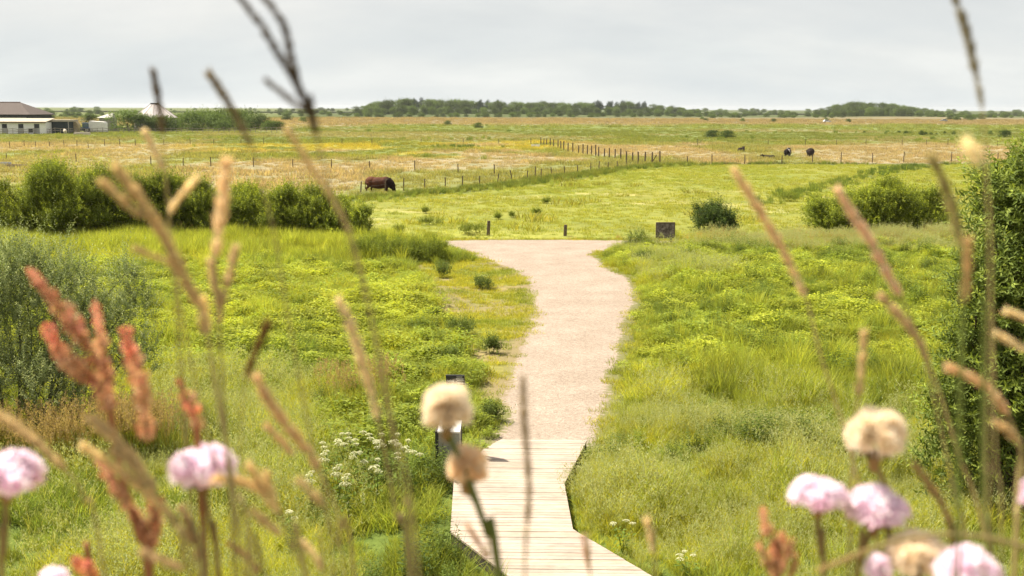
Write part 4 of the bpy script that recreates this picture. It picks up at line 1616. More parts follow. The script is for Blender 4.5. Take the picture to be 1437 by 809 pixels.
box(mb, -2 * s_, 6 * s_, -.1735, -.171, H0 - .42, H0 - .32)
part('plate', mb, solid('dull_plate', (.24, .25, .26), .5, .1, 5), o)

b2 = GG(646, 650)
o = thing('signpost', b2, 'slim dark signpost with a small black panel behind the steel box post', 'sign', rz=-.05)
dist = (b2 - CAM) @ f_
s_ = dist / F
mb = MB()
box(mb, -.035, .035, -.035, .035, -.2, 113 * s_, bev=.006)
part('pole', mb, darks, o)
rt = np.array([[1, 0, 0], [0, math.cos(.5), -math.sin(.5)], [0, math.sin(.5), math.cos(.5)]])
mb = MB()
box(mb, -19 * s_, 7 * s_, -.03, .0, -.13, .13, rot=rt, org=(0, -.05, 121 * s_), bev=.006)
pn = part('panel', mb, darks, o)
mb = MB()
for (x0, x1, y0, y1) in ((-5, 5.5, .03, .055), (-4, 5.5, -.01, .01), (-17, -8, -.03, .0), (-3, 5, -.08, -.055), (-4, 4, .085, .1)):
    box(mb, x0 * s_, x1 * s_, -.0335, -.0305, y0, y1, rot=rt, org=(0, -.05, 121 * s_))
link('print', mb.mesh('print', solid('print_white', (.55, .55, .55), .5, .1, 5)), pn)

# ------------------------------------------------------------------ cattle
def remeshed(mb, vox, name, mats):
    me = mb.mesh(name, mats)
    o = bpy.data.objects.new(name, me)
    COL.objects.link(o)
    md = o.modifiers.new('r', 'REMESH')
    md.mode = 'VOXEL'
    md.voxel_size = vox
    sm = o.modifiers.new('s', 'SMOOTH')
    sm.factor = .5
    sm.iterations = 4
    dg = bpy.context.evaluated_depsgraph_get()
    m2 = bpy.data.meshes.new_from_object(o.evaluated_get(dg))
    bpy.data.objects.remove(o)
    m2.materials.clear()
    for q in (mats if isinstance(mats, list) else [mats]):
        m2.materials.append(q)
    for pl in m2.polygons:
        pl.use_smooth = True
    return m2


def ell(mb, c_, r3, n=12):
    v = []
    for i in range(n + 1):
        t_ = math.pi * i / n
        for j in range(2 * n):
            a = math.pi * j / n
            v.append((c_[0] + r3[0] * math.sin(t_) * math.cos(a), c_[1] + r3[1] * math.sin(t_) * math.sin(a), c_[2] + r3[2] * math.cos(t_)))
    f = [(i * 2 * n + j, i * 2 * n + (j + 1) % (2 * n), (i + 1) * 2 * n + (j + 1) % (2 * n), (i + 1) * 2 * n + j) for i in range(n) for j in range(2 * n)]
    mb.add(np.array(v), f)


def animal(pose):
    mb = MB()
    zl = 0 if pose != 'lying' else -.52
    ell(mb, (-.58, 0, .98 + zl), (.50, .33, .42))
    ell(mb, (0, 0, .90 + zl), (.80, .38, .46))
    ell(mb, (.52, 0, .95 + zl), (.48, .33, .46))
    ell(mb, (.55, 0, 1.22 + zl), (.28, .16, .16))
    ell(mb, (-.75, 0, 1.14 + zl), (.25, .22, .20))
    if pose == 'grazing':
        tube(mb, [(.65, 0, 1.02), (.95, 0, .82), (1.12, 0, .58)], [.40, .31, .22], 10)
        tube(mb, [(1.08, 0, .64), (1.17, 0, .42), (1.2, 0, .2)], [.19, .15, .12], 10)
        ell(mb, (1.2, 0, .2), (.12, .12, .09), 6)
        ears = [((1.08, s * .14, .68), (1.0, s * .34, .72)) for s in (-1, 1)]
    else:
        tube(mb, [(.75, 0, 1.12 + zl), (1.0, 0, 1.25 + zl), (1.15, 0, 1.38 + zl)], [.27, .2, .15], 10)
        tube(mb, [(1.1, 0, 1.42 + zl), (1.3, 0, 1.33 + zl), (1.52, 0, 1.2 + zl)], [.14, .12, .085], 10)
        ell(mb, (1.52, 0, 1.2 + zl), (.085, .085, .08), 6)
        ears = [((1.12, s * .1, 1.46 + zl), (1.06, s * .3, 1.48 + zl)) for s in (-1, 1)]
    for a, b_ in ears:
        tube(mb, [a, ((a[0] + b_[0]) / 2, (a[1] + b_[1]) / 2, a[2] + .03), b_], [.03, .06, .02], 6)
    if pose == 'lying':
        for s in (-1, 1):
            tube(mb, [(-.5, s * .25, .4), (-.1, s * .42, .2), (-.35, s * .5, .1)], [.2, .12, .06], 8)
            tube(mb, [(.55, s * .2, .35), (.8, s * .3, .12), (.55, s * .34, .06)], [.14, .09, .05], 8)
    else:
        for s in (-1, 1):
            o_ = .1 * s
            tube(mb, [(-.72, s * .17, .9), (-.62 + o_, s * .19, .68), (-.82 + o_, s * .19, .42), (-.76 + o_, s * .19, .1), (-.73 + o_, s * .19, 0)], [.21, .14, .07, .055, .07], 8)
            tube(mb, [(.58, s * .16, .85), (.6 - o_, s * .18, .55), (.6 - o_, s * .18, .3), (.58 - o_, s * .18, .1), (.6 - o_, s * .18, 0)], [.16, .09, .065, .05, .065], 8)
    return mb


def coat(name, kind):
    mt, nt, nd, lk = newmat(name)
    tcn = nd.new('ShaderNodeTexCoord')
    sp = nd.new('ShaderNodeSeparateXYZ')
    lk.new(tcn.outputs['Object'], sp.inputs[0])
    n1 = noise(nt, tcn.outputs['Object'], 2.5, 4, .6)
    n2 = noise(nt, tcn.outputs['Object'], 25, 3, .6)
    if kind == 'rust':
        c = ramp(nt, n1, [(.35, (.045, .017, .010)), (.65, (.095, .034, .016))])
        fx = ramp(nt, sp.outputs[0], [(.55, (1, 1, 1)), (.85, (.22, .26, .34))])
        c = mixc(nt, c, fx, 1.0, 'MULTIPLY')
    elif kind == 'pied':
        c = ramp(nt, n1, [(.58, (.014, .011, .010)), (.61, (.5, .46, .42))])
    elif kind == 'cream':
        c = ramp(nt, n1, [(.35, (.48, .41, .30)), (.65, (.62, .55, .44))])
    else:
        c = ramp(nt, n1, [(.35, (.014, .011, .010)), (.65, (.035, .022, .016))])
    c = mixc(nt, c, ramp(nt, n2, [(.3, (.75, .75, .75)), (.7, (1.2, 1.2, 1.2))]), 1., 'MULTIPLY')
    pr = N(nt, 'ShaderNodeBsdfPrincipled', Roughness=.8)
    pr.inputs['Specular IOR Level'].default_value = .1
    lk.new(c, pr.inputs['Base Color'])
    out = nd.new('ShaderNodeOutputMaterial')
    lk.new(pr.outputs[0], out.inputs[0])
    return mt


def cow(name, px, pyb, pose, kind, rz, sc_, label, cat='cow', horns=False, group=None, wide=1.15, sink=.12):
    q = GG(px, pyb)
    o = thing(name, q, label, cat, group, rz)
    o.scale = (sc_ * 1.04, sc_ * wide, sc_)
    o.location.z -= sink
    link('body', remeshed(animal(pose), .035, 'body', coat(kind + '_coat', kind)), o)
    mb = MB()
    zl = 0 if pose != 'lying' else -.5
    tube(mb, [(-.98, 0, 1.15 + zl), (-1.08, 0, .95 + zl), (-1.1, .02, max(.65 + zl, .2)), (-1.1, .03, max(.42 + zl, .08))], [.045, .03, .025, .05], 6)
    part('tail', mb, coat(kind + '_tail', 'rust' if kind == 'rust' else 'dark') if kind != 'cream' else coat('cream_tail', 'cream'), o, True)
    if horns:
        for s in (-1, 1):
            mb = MB()
            tube(mb, [(1.18, s * .1, .70), (1.2, s * .26, .74), (1.24, s * .36, .84)], [.03, .024, .006], 6)
            part('horn', mb, solid('horn', (.35, .3, .22), .5, .2, 5), o, True)
    return o


cow('brown_cow', 532, 268.5, 'grazing', 'rust', R(-14), 1.1, 'rust brown cow grazing by the ditch fence in the straw field', wide=1.3, sink=.3)
CG = 'dark cattle in the field on the right'
cow('dark_cow', 1105, 220, 'standing', 'pied', R(70), .98, 'black and white cow standing end on, left of an all black one', 'cow', False, CG, 1.5, .2)
cow('dark_cow', 1137, 220, 'grazing', 'dark', R(-108), 1.05, 'black cow standing end on, rightmost of the cattle in the field', 'cow', False, CG, 1.55, .2)
cow('dark_cow', 1040, 213.5, 'lying', 'dark', R(60), 1.0, 'small black animal lying far left of the other cattle', 'cow', False, CG)
cow('dark_cow', 1079, 223.5, 'lying', 'dark', R(170), .8, 'dark calf lying flat in the grass closest to the fence', 'calf', False, CG)
cow('pale_animal', 91.5, 188.5, 'standing', 'cream', R(120), .95, 'small cream coloured animal standing behind the rail fence by the dark shed', 'animal')

# ------------------------------------------------------------------ farm
def fpos(px, pyb=188.5):
    return G(px, pyb)


def local(px, py, base):         # photograph pixel -> metres right / up from a base point at the base's distance
    d_ = (base - CAM) @ f_
    q = P(px, py, d_)
    return q[0] - base[0], q[2]


white = solid('whitewash', (.82, .79, .74), .9, .1, 2)
navy = solid('dark_blue_boards', (.035, .042, .055), .8, .25, 3)
brownroof = solid('brown_tiles', (.085, .066, .058), .9, .3, 3, stretch=(1, 1, 4))
blackboard = solid('dark_green_boards', (.030, .042, .040), .8, .25, 2)
felt = solid('beige_roof_felt', (.40, .35, .27), .9, .2, 1)
rust = solid('rusty_fascia', (.20, .12, .085), .9, .3, 2)
glassy = solid('dark_glass', (.02, .022, .025), .2, .1, 2)
greyw = solid('grey_timber', (.30, .28, .25), .9, .25, 3)

b = fpos(12, 186.2)
o = thing('barn', b, 'dark barn with a brown hipped roof behind the white stable', 'barn')
xe = local(43.5, 168, b)[0]
ze = local(43, 161, b)[1]
zt = local(14, 143.6, b)[1]
xr = local(13.5, 144, b)[0]
x0 = xe - 34
yd = 16
mb = MB()
box(mb, x0, xe - .5, 0, yd, -.3, ze)
part('wall', mb, navy, o)
mb = MB()
ov = .6
v = np.array([(x0 - ov, -ov, ze), (xe + ov * .4, -ov, ze), (xe + ov * .4, yd + ov, ze), (x0 - ov, yd + ov, ze), (x0 + (xe - xr), yd / 2, zt), (xr, yd / 2, zt)])
v2 = v.copy()
v2[:4, 2] -= .2
mb.add(np.concatenate([v, v2[:4]]), [(0, 1, 5), (0, 5, 4), (1, 2, 5), (2, 3, 4), (2, 4, 5), (3, 0, 4), (0, 6, 7), (0, 7, 1), (1, 7, 8), (1, 8, 2), (2, 8, 9), (2, 9, 3), (3, 9, 6), (3, 6, 0), (6, 8, 7), (6, 9, 8)])
rf = part('roof', mb, brownroof, o)
mb = MB()
box(mb, x0 + (xe - xr), xr, yd / 2 - .25, yd / 2 + .25, zt - .08, zt + .12)
link('ridge', mb.mesh('ridge', rust), rf)
mb = MB()
box(mb, x0 + 1, xe - 1, -.03, -.002, ze - 1.0, ze - .75)
part('board_seam', mb, greyw, o)

b = fpos(30, 188.3)
o = thing('stable', b, 'long low white stable with dark half doors and a brown roof edge', 'stable')
xa = local(-34, 180, b)[0]
xb = local(64.5, 180, b)[0]
zw = local(30, 172, b)[1]
zr = local(30, 168, b)[1]
mb = MB()
box(mb, xa, xb, 0, 5, -.3, zw)
part('wall', mb, white, o)
mb = MB()
v = np.array([(xa - .3, -.5, zw - .05), (xb + .3, -.5, zw - .05), (xb + .3, 5.3, zw + .8), (xa - .3, 5.3, zw + .8)])
mb.add(np.concatenate([v, v + np.array([0, 0, .22])]), [(3, 2, 1, 0), (4, 5, 6, 7), (0, 1, 5, 4), (1, 2, 6, 5), (2, 3, 7, 6), (3, 0, 4, 7)])
rf = part('roof', mb, felt, o)
mb = MB()
box(mb, xa - .3, xb + .3, -.56, -.505, zw - .12, zw + .2)
link('fascia', mb.mesh('fascia', rust), rf)
for (cx, wd_, top, mid, full) in ((7, 6.5, 174.5, 180, True), (30, 6.5, 174.5, 180, True), (52.3, 6.5, 174.5, 180, True), (43.5, 5.5, 181, 186, False), (-16, 6.5, 174.5, 180, True)):
    xc = local(cx, 180, b)[0]
    hw = wd_ / 2 * 303 / F
    zt_ = local(cx, top, b)[1]
    zm = local(cx, mid, b)[1]
    mb = MB()
    box(mb, xc - hw - .07, xc + hw + .07, -.035, -.002, (0.02 if full else zm - .07), zt_ + .08)
    dr_ = part('door' if full else 'window', mb, greyw, o)
    mb = MB()
    box(mb, xc - hw, xc + hw, -.05, -.037, zm, zt_)
    link('opening', mb.mesh('opening', glassy), dr_)  # at the half doors a solid dark sheet paints the shade inside
    if full:
        mb = MB()
        box(mb, xc - hw, xc + hw, -.055, -.037, .05, zm - .06)
        link('lower_leaf', mb.mesh('lower_leaf', solid('grey_door', (.36, .35, .33), .8, .15, 2)), dr_)

b = fpos(82, 188)
o = thing('shed', b, 'dark boarded shed with a flat beige roof at the right end of the white stable', 'shed')
xa, xb = local(65.5, 180, b)[0], local(97.5, 180, b)[0]
zw, zr = local(82, 171, b)[1], local(82, 168.3, b)[1]
mb = MB()
box(mb, xa, xb, 0, 5, -.3, zw)
part('wall', mb, blackboard, o)
mb = MB()
box(mb, xa - .1, xb + .5, -.4, 5.3, zw + .003, zr)
part('roof', mb, felt, o)
mb = MB()
box(mb, xb - .25, xb, -.08, -.003, -.2, zw - .01)
part('corner_post', mb, greyw, o)
b = fpos(103, 187.6)
o = thing('straw_bale', b, 'round straw bale at the end of the dark shed, left of the tractor', 'bale')
mb = MB()
hb = local(103, 168.8, b)[1] / 2
tube(mb, [(0, -.9, hb), (0, -.8, hb), (0, .8, hb), (0, .9, hb)], [hb * .93, hb, hb, hb * .93], 24)
bl = part('body', mb, solid('straw', (.42, .33, .19), .95, .3, 5, bump=.5), o)
mb = MB()
for yy in (-.45, 0, .45):
    tube(mb, [(0, yy - .01, hb), (0, yy + .01, hb)], hb + .008, 24, cap=False)
part('twine', mb, greyw, o)

blue = solid('blue_paint', (.035, .075, .16), .35, .15, 2, spec=.5)
tyre = solid('tyre', (.018, .018, .018), .85, .2, 5)
rimm = solid('rim', (.35, .34, .32), .5, .2, 5)
glass = solid('tinted_glass', (.10, .16, .16), .15, .1, 2, spec=.6)


def wheel(par, x, y, r, wd_, name='wheel'):
    mb = MB()
    tube(mb, [(x, y - wd_ / 2, r), (x, y - wd_ * .4, r), (x, y + wd_ * .4, r), (x, y + wd_ / 2, r)], [r * .9, r, r, r * .9], 22)
    w_ = part(name, mb, tyre, par)
    mb = MB()
    tube(mb, [(x, y - wd_ / 2 - .02, r), (x, y + wd_ / 2 + .02, r)], r * .52, 14)
    link('rim', mb.mesh('rim', rimm), w_)


b = fpos(117, 187.2)
o = thing('tractor', b, 'blue tractor with a cab, parked between the bale and the white trailer', 'tractor', rz=R(10))
mb = MB()
box(mb, -2.0, .1, -.38, .38, .75, 1.5, bev=.12)
box(mb, -.2, 1.5, -.35, .35, .6, 1.15, bev=.08)
part('body', mb, blue, o)
mb = MB()
for x, y in ((-.05, -.65), (-.05, .65), (1.35, -.65), (1.35, .65)):
    tube(mb, [(x, y, 1.1), (x * .95 + .03, y * .95, 2.62)], .05, 6)
box(mb, -.15, 1.5, -.78, .78, 2.62, 2.78, bev=.06)
part('cab_frame', mb, blue, o)
mb = MB()
box(mb, -.02, 1.32, -.62, .62, 1.2, 2.6)
part('cab_glass', mb, glass, o)
for s in (-1, 1):
    mb = MB()
    prism(mb, [(.35, 1.3), (.6, 1.68), (1.5, 1.72), (1.9, 1.3), (1.9, 1.2), (.35, 1.2)], s * .95 - .25, s * .95 + .25, axis='y')
    part('mudguard', mb, blue, o)
for s in (-1, 1):
    wheel(o, 1.1, s * .95, .82, .45)
    wheel(o, -1.55, s * .85, .55, .32)
mb = MB()
tube(mb, [(-1.1, .25, 1.45), (-1.1, .25, 2.35)], .05, 8)
part('exhaust', mb, darks, o)
mb = MB()
for s in (-1, 1):
    tube(mb, [(.2, s * .6, 1.1), (-1.6, s * .6, 2.2), (-2.9, s * .6, 2.9)], .08, 6)
box(mb, -3.4, -2.8, -.8, .8, 2.6, 3.0)
part('loader', mb, darks, o)

b = fpos(138.5, 187.2)
o = thing('trailer', b, 'boxy white covered trailer parked right of the blue tractor', 'trailer', rz=R(-4))
hw = 11.2 * 303 / F
zt_ = local(138, 170.6, b)[1]
mb = MB()
pl = [(-hw, .45), (hw, .45), (hw, zt_ - .5), (hw - .18, zt_ - .15), (-hw + .25, zt_ + .12), (-hw, zt_ - .1)]
prism(mb, pl, -1.1, 1.1, axis='y')
part('cover', mb, solid('white_tarpaulin', (.74, .71, .67), .7, .1, 2, bump=.2), o)
mb = MB()
box(mb, -hw, hw, -1.05, 1.05, .3, .445)
part('chassis', mb, darks, o)
for s in (-1, 1):
    wheel(o, .4, s * 1.0, .36, .2)
    wheel(o, -.5, s * 1.0, .36, .2)
b = fpos(115.5, 189.7)
o = thing('plank_pile', b, 'pale pinkish pile of planks in front of the tractor by the rail fence', 'planks')
for k in range(3):
    mb = MB()
    box(mb, -2.1 + .1 * k, 2.0 - .05 * k, -.5, .5, .02 + k * .24, .22 + k * .24)
    part('plank_layer', mb, solid('pale_planks', (.62, .52, .45), .9, .15, 3), o)

b = fpos(149, 184.3)
o = thing('low_hut', b, 'small hut with a pale sloping roof right behind the white trailer', 'hut')
d_ = (b - CAM) @ f_
k_ = d_ / F
mb = MB()
box(mb, -9 * k_, 9 * k_, 0, 4, -.3, 18.5 * k_)
part('wall', mb, greyw, o)
mb = MB()
v = np.array([(-12 * k_, -.4, 18.5 * k_), (9.5 * k_, -.4, 18.5 * k_), (9.5 * k_, 4.4, 18.5 * k_), (-12 * k_, 4.4, 18.5 * k_), (3 * k_, 2, 24.5 * k_), (9 * k_, 2, 25 * k_)])
mb.add(v, [(0, 1, 5), (0, 5, 4), (1, 2, 5), (2, 3, 4), (2, 4, 5), (3, 0, 4), (0, 2, 1), (0, 3, 2)])
part('roof', mb, solid('pale_sheet_roof', (.45, .43, .39), .8, .15, 1), o)

b = fpos(209, 183.3)
o = thing('round_pavilion', b, 'round building with a pale panelled cone roof and a dark cap', 'building')
d_ = (b - CAM) @ f_
k_ = d_ / F
mb = MB()
mbr = MB()
nS = 12
ang = np.linspace(0, 2 * math.pi, nS, endpoint=False) + .2
Rr = 31 * k_
ring = lambda r, z: np.stack([r * np.cos(ang), Rr + r * np.sin(ang), np.full(nS, z)], -1)
z1_, z2_ = 18 * k_, 36.5 * k_
lo, hi = ring(Rr * .93, -.3), ring(Rr * .93, z1_)
mb.add(np.concatenate([lo, hi]), [(i, (i + 1) % nS, nS + (i + 1) % nS, nS + i) for i in range(nS)])
part('wall', mb, greyw, o)
lo, hi = ring(Rr, z1_ - .1), ring(5.5 * k_, z2_)
pale = [(.95, .93, .93, 1), (1.08, 1.05, 1.02, 1), (.8, .78, .77, 1)]
for i in range(nS):
    j = (i + 1) % nS
    mbr.add(np.array([lo[i], lo[j], hi[j], hi[i]]), [(0, 1, 2, 3)], pale[i % 3])
mbr.add(lo, [(0, i + 1, i) for i in range(1, nS - 1)])
rf = part('roof', mbr, solid('pale_roof_panels', (.50, .46, .45), .8, .1, 1, coltint=True), o)
mb = MB()
for i in range(nS):
    tube(mb, [lo[i] + np.array([0, 0, .04]), hi[i] + np.array([0, 0, .04])], .07, 4)
link('roof_rib', mb.mesh('roof_rib', greyw), rf)
mb = MB()
a0, a1 = ring(6.2 * k_, z2_ - .02), ring(5.8 * k_, z2_ + 1.6 * k_)
mb.add(np.concatenate([a0, a1]), [(i, (i + 1) % nS, nS + (i + 1) % nS, nS + i) for i in range(nS)])
mb.add(a1, [(0, i, i + 1) for i in range(1, nS - 1)])
part('cap', mb, darks, o)

# troughs
def trough(px, pyb, wpx, hpx, dep, label, mat, rz=0):
    b = GG(px, pyb)
    k_ = ((b - CAM) @ f_) / F
    o = thing('water_trough', b, label, 'trough', rz=rz)
    hw, h = wpx / 2 * k_, hpx * k_
    mb = MB()
    t_ = .05
    box(mb, -hw, hw, -dep / 2, -dep / 2 + t_, .03, h)
    box(mb, -hw, hw, dep / 2 - t_, dep / 2, .03, h)
    box(mb, -hw, -hw + t_, -dep / 2 + t_, dep / 2 - t_, .03, h)
    box(mb, hw - t_, hw, -dep / 2 + t_, dep / 2 - t_, .03, h)
    box(mb, -hw + t_, hw - t_, -dep / 2 + t_, dep / 2 - t_, .03, h * .45)
    part('tub', mb, mat, o)
    for s in (-1, 1):
        mb = MB()
        box(mb, s * hw * .7 - .06, s * hw * .7 + .06, -dep / 2 + .06, dep / 2 - .06, -.1, .028)
        part('skid', mb, M['postwood'], o)


trough(2, 233.5, 22, 5.5, 1.3, 'pale grey water trough at the left edge of the straw field', solid('galvanised', (.42, .42, .42), .6, .15, 3))
trough(24.5, 235, 29, 4, 1.0, 'low brown wooden trough right of the pale grey one', solid('tan_boards', (.33, .26, .17), .9, .2, 3), R(8))
trough(751.5, 206.5, 12, 3.2, 1.0, 'small white trough at the far end of the dark post row', solid('white_tub', (.7, .68, .64), .7, .1, 2))

# two cars far off
carw = solid('white_car_paint', (.70, .70, .69), .3, .05, 1, spec=.5)
carg = solid('grey_car_paint', (.30, .34, .38), .3, .05, 1, spec=.5)


def car(px, pyb, label, mat, rz, van=False):
    b = G(px, pyb)
    o = thing('parked_car', (b[0], b[1], gz1(b[0], b[1])), label, 'car', rz=rz)
    mb = MB()
    prism(mb, [(-2.1, .35), (2.1, .35), (2.15, .75), (1.3, .92), (-1.95, .98), (-2.15, .8)], -.85, .85, axis='y')
    prism(mb, [(-1.85, .97), (1.15, .92), (.45, 1.48), (-1.3, 1.5)], -.74, .74, axis='y')
    part('body', mb, mat, o)
    for s in (-1, 1):
        mb = MB()
        prism(mb, [(-1.55, 1.03), (.85, 1.0), (.38, 1.4), (-1.2, 1.42)], s * .745 - .004, s * .745 + .004, axis='y')
        part('window', mb, glassy, o)
    for x in (-1.35, 1.35):
        for s in (-1, 1):
            wheel(o, x, s * .78, .33, .2)
    for s in (-1, 1):
        mb = MB()
        box(mb, 2.1, 2.16, s * .6 - .18, s * .6 + .18, .6, .74)
        part('headlight', mb, glass, o)
    return o


car(1160.5, 172.2, 'white car parked in the far pink field before the wooded mound', carw, R(8))
car(1324, 171, 'grey car half hidden by shrubs, far right below the horizon', carg, R(170))

# ------------------------------------------------------------------ plants right in front of the lens (rooted in the dune)
STALK = leafy('grass_stalk', (0.36, 0.29, 0.13), trans=.3, vary=.25)
GSTALK = leafy('green_stalk', (0.13, 0.16, 0.035), trans=.3, vary=.15)
HEADS = {}


def headmat(colr):
    k = tuple(round(q, 3) for q in colr)
    if k not in HEADS:
        HEADS[k] = leafy('seed_head', tuple(min((q * .72 + .28 * sum(colr) / 3) * f_q, .9) for q, f_q in zip(colr, (1.64, 1.78, 1.60))) if sum(colr) > .4 else colr, trans=.5, vary=.06, trans_gain=(1.12, 1.05, .9))
    return HEADS[k]


def spline(p, n):
    p = np.asarray(p, float)
    if len(p) == 2:
        t_ = np.linspace(0, 1, n)[:, None]
        return p[0] * (1 - t_) + p[1] * t_
    q = np.concatenate([[2 * p[0] - p[1]], p, [2 * p[-1] - p[-2]]])
    out = []
    m_ = len(p) - 1
    for i in range(m_):
        k = max(2, n // m_)
        for t_ in np.linspace(0, 1, k, endpoint=(i == m_ - 1)):
            a, b_, c_, d_ = q[i:i + 4]
            out.append(.5 * ((2 * b_) + (c_ - a) * t_ + (2 * a - 5 * b_ + 4 * c_ - d_) * t_ ** 2 + (3 * b_ - a - 3 * c_ + d_) * t_ ** 3))
    return np.array(out)


def to_ground(pts):
    """carry a stalk on from its last seen point down to the sand of the dune"""
    last = pts[-1]
    dv_ = pts[-1] - pts[-2]
    dv_ = dv_ / max(np.linalg.norm(dv_), 1e-6)
    x, y, z = last
    zt_ = gz1(x, y)
    h = z - zt_
    if h < .02:
        return pts
    drift = np.array([dv_[0], dv_[1], 0]) * min(.5, h * .35)
    mid = last + drift * .6 + np.array([0, 0, -h * .5])
    end = last + drift
    end[2] = gz1(end[0], end[1]) - .02
    return list(pts) + [mid, end]


def spikelets(axis, wid, seed, colr, per=1.0, fluff=1.0, alpha=0.0):
    """a dense flower spike: many small husks set around an axis (axis: points tip -> foot, wid: half width)"""
    g_ = np.random.default_rng(seed)
    L = np.linalg.norm(np.diff(axis, axis=0), axis=1).sum()
    n_ = int(max(50, L / wid * 20 * per))
    t_ = g_.random(n_)
    k = t_ * (len(axis) - 1)
    i0 = np.clip(k.astype(int), 0, len(axis) - 2)
    fr_ = (k - i0)[:, None]
    p = axis[i0] * (1 - fr_) + axis[i0 + 1] * fr_
    tg = unit(axis[i0] - axis[i0 + 1])
    rd = unit(np.cross(tg, g_.normal(0, 1, (n_, 3))))
    # uneven outline: spikelets sit in knots of different size along the head, with thin places between
    nk = max(5, int(L / wid / 3.2))
    kc = (np.arange(nk) + .5 + g_.uniform(-.3, .3, nk)) / nk
    kr = g_.uniform(.35, 1.35, nk)
    ki = g_.integers(0, nk, n_)
    loose = g_.random(n_) < .25
    t_ = np.where(loose, t_, np.clip(kc[ki] + g_.normal(0, .26 / nk, n_), 0, .999))
    k = t_ * (len(axis) - 1)
    i0 = np.clip(k.astype(int), 0, len(axis) - 2)
    fr_ = (k - i0)[:, None]
    p = axis[i0] * (1 - fr_) + axis[i0 + 1] * fr_
    tg = unit(axis[i0] - axis[i0 + 1])
    rd = unit(np.cross(tg, g_.normal(0, 1, (n_, 3))))
    prof = (.35 + .65 * np.minimum(1, t_ * 4)) * (1 - .5 * np.clip((t_ - .7) / .3, 0, 1)) * np.where(loose, .5, kr[ki]) * 1.25
    r_w = wid * prof * g_.random(n_) ** .6
    org = p + rd * (r_w * .6)[:, None]
    d = unit(tg * 1.0 + rd * .8 * fluff + g_.normal(0, .12, (n_, 3)))
    mb = MB()
    ln = wid * 1.9 * (.7 + .6 * g_.random(n_))
    na = n_ // 3
    leaves(mb, org[:na], unit(tg[:na] + rd[:na] * .7), rd[:na], wid * (2.5 + 2 * g_.random(na)), wid * .12, rcol(g_, na, (1, 1, 1), (1.4, 1.35, 1.2)))
    leaves(mb, org, d, unit(rd + g_.normal(0, .3, (n_, 3))), ln, ln * .30, rcol(g_, n_, (.7, .68, .66), (1.3, 1.28, 1.22)), fold=.3)
    return mb


GP = 'grass stems in front of the lens'
seedno = 1000


def grass_stem(pix, depth, hw, colr, label, head=0.5, branches=(), stalk=None, sw=.0007, cont=True):
    """pix: stalk pixels from the tip down; head: how many of the first points carry the seed head; hw: half width of the head in pixels"""
    global seedno
    seedno += 1
    pts = [P(a, b_, depth) for a, b_ in pix]
    full = to_ground(pts) if cont else pts
    c_ = spline(full, 9 * len(full))
    base = c_[-1].copy()
    root = thing('grass_stem', base, label, 'grass', 'tall grass stems in the foreground')
    mb = MB()
    sw = sw * .62
    tube(mb, (c_ - base)[::-1], np.linspace(sw * 1.5, sw * .8, len(c_)), 6)
    for br in branches:
        bp = np.array([P(a, b_, depth) for a, b_ in br[0]]) - base
        tube(mb, spline(bp, 8)[::-1], sw * .7, 5)
    part('stalk', mb, stalk or STALK, root, True)
    k_ = depth / F
    hp = spline(np.array(pts[:head]), 14) - base
    part('seed_head', spikelets(hp, hw * .48 * k_, seedno, colr), headmat(colr), root)
    for br in branches:
        bp = spline(np.array([P(a, b_, depth) for a, b_ in br[0]]), 10) - base
        part('seed_head', spikelets(bp, br[1] * .48 * k_, seedno + 500 + int(br[0][0][0]), colr), headmat(colr), root)
    return root


TAN = (.46, .33, .19)
PKT = (.54, .42, .30)
BACKLIT = (.14, .108, .068)  # dark tone puts the backlight against the sky into the colour
BRN = (.33, .21, .11)
CRM = (.55, .42, .24)
RED = (.46, .27, .19)
OLV = (.29, .23, .09)
PUR = (.50, .34, .29)
grass_stem([(330, -12), (367, 37), (391, 77), (414, 113), (426, 140), (437, 165), (444, 192), (462, 260), (492, 340), (522, 450), (552, 600), (590, 830)], .36, 7.5, BACKLIT, 'large dark branching grass head against the sky, upper left, the biggest dark one', 7,
           [([(363, -12), (397, 33), (407, 73), (417, 113), (428, 142)], 7), ([(374, 114), (392, 128), (414, 146), (430, 156)], 5.5), ([(436, 136), (440, 162), (446, 195)], 5)], sw=.0006)
grass_stem([(215, 101), (220, 130), (225, 160), (229, 190), (232, 240), (240, 330), (262, 480), (300, 640), (350, 830)], .42, 7, BACKLIT, 'thin dark upright grass head at upper left, above the round pavilion roof', 4, sw=.0005)
grass_stem([(293, 103), (312, 132), (332, 165), (354, 208), (366, 255), (385, 330), (405, 450), (440, 640), (470, 830)], .40, 8, (.20, .14, .075), 'brown slanting grass head between the dark upright one and the big dark branching one', 4, sw=.0005)
grass_stem([(203, 184), (214, 206), (229, 238), (236, 300), (250, 430), (262, 600), (270, 830)], .48, 7, PKT, 'short pinkish grass head just below the thin dark upright one', 3, sw=.0004)
grass_stem([(163, 236), (183, 262), (205, 292), (226, 326), (245, 362), (262, 398), (280, 432), (291, 470), (306, 560), (330, 690), (360, 830)], .40, 11, (.42, .29, .15), 'thick tan grass head with side branches in front of the left hedge', 8,
           [([(142, 254), (160, 270), (182, 290), (204, 306)], 8), ([(189, 348), (210, 358), (236, 368), (252, 378)], 6)], sw=.0009)
grass_stem([(283, 420), (288, 440), (292, 470), (300, 540), (322, 660), (345, 830)], .42, 9, CRM, 'short cream coloured grass head at the lower end of the thick tan one', 3, sw=.0004)
grass_stem([(276, 250), (262, 266), (246, 284), (237, 302), (236, 330), (246, 430), (258, 600), (280, 830)], .45, 7, PKT, 'curved pinkish grass head leaning right, in front of the left hedge', 4, sw=.0005)
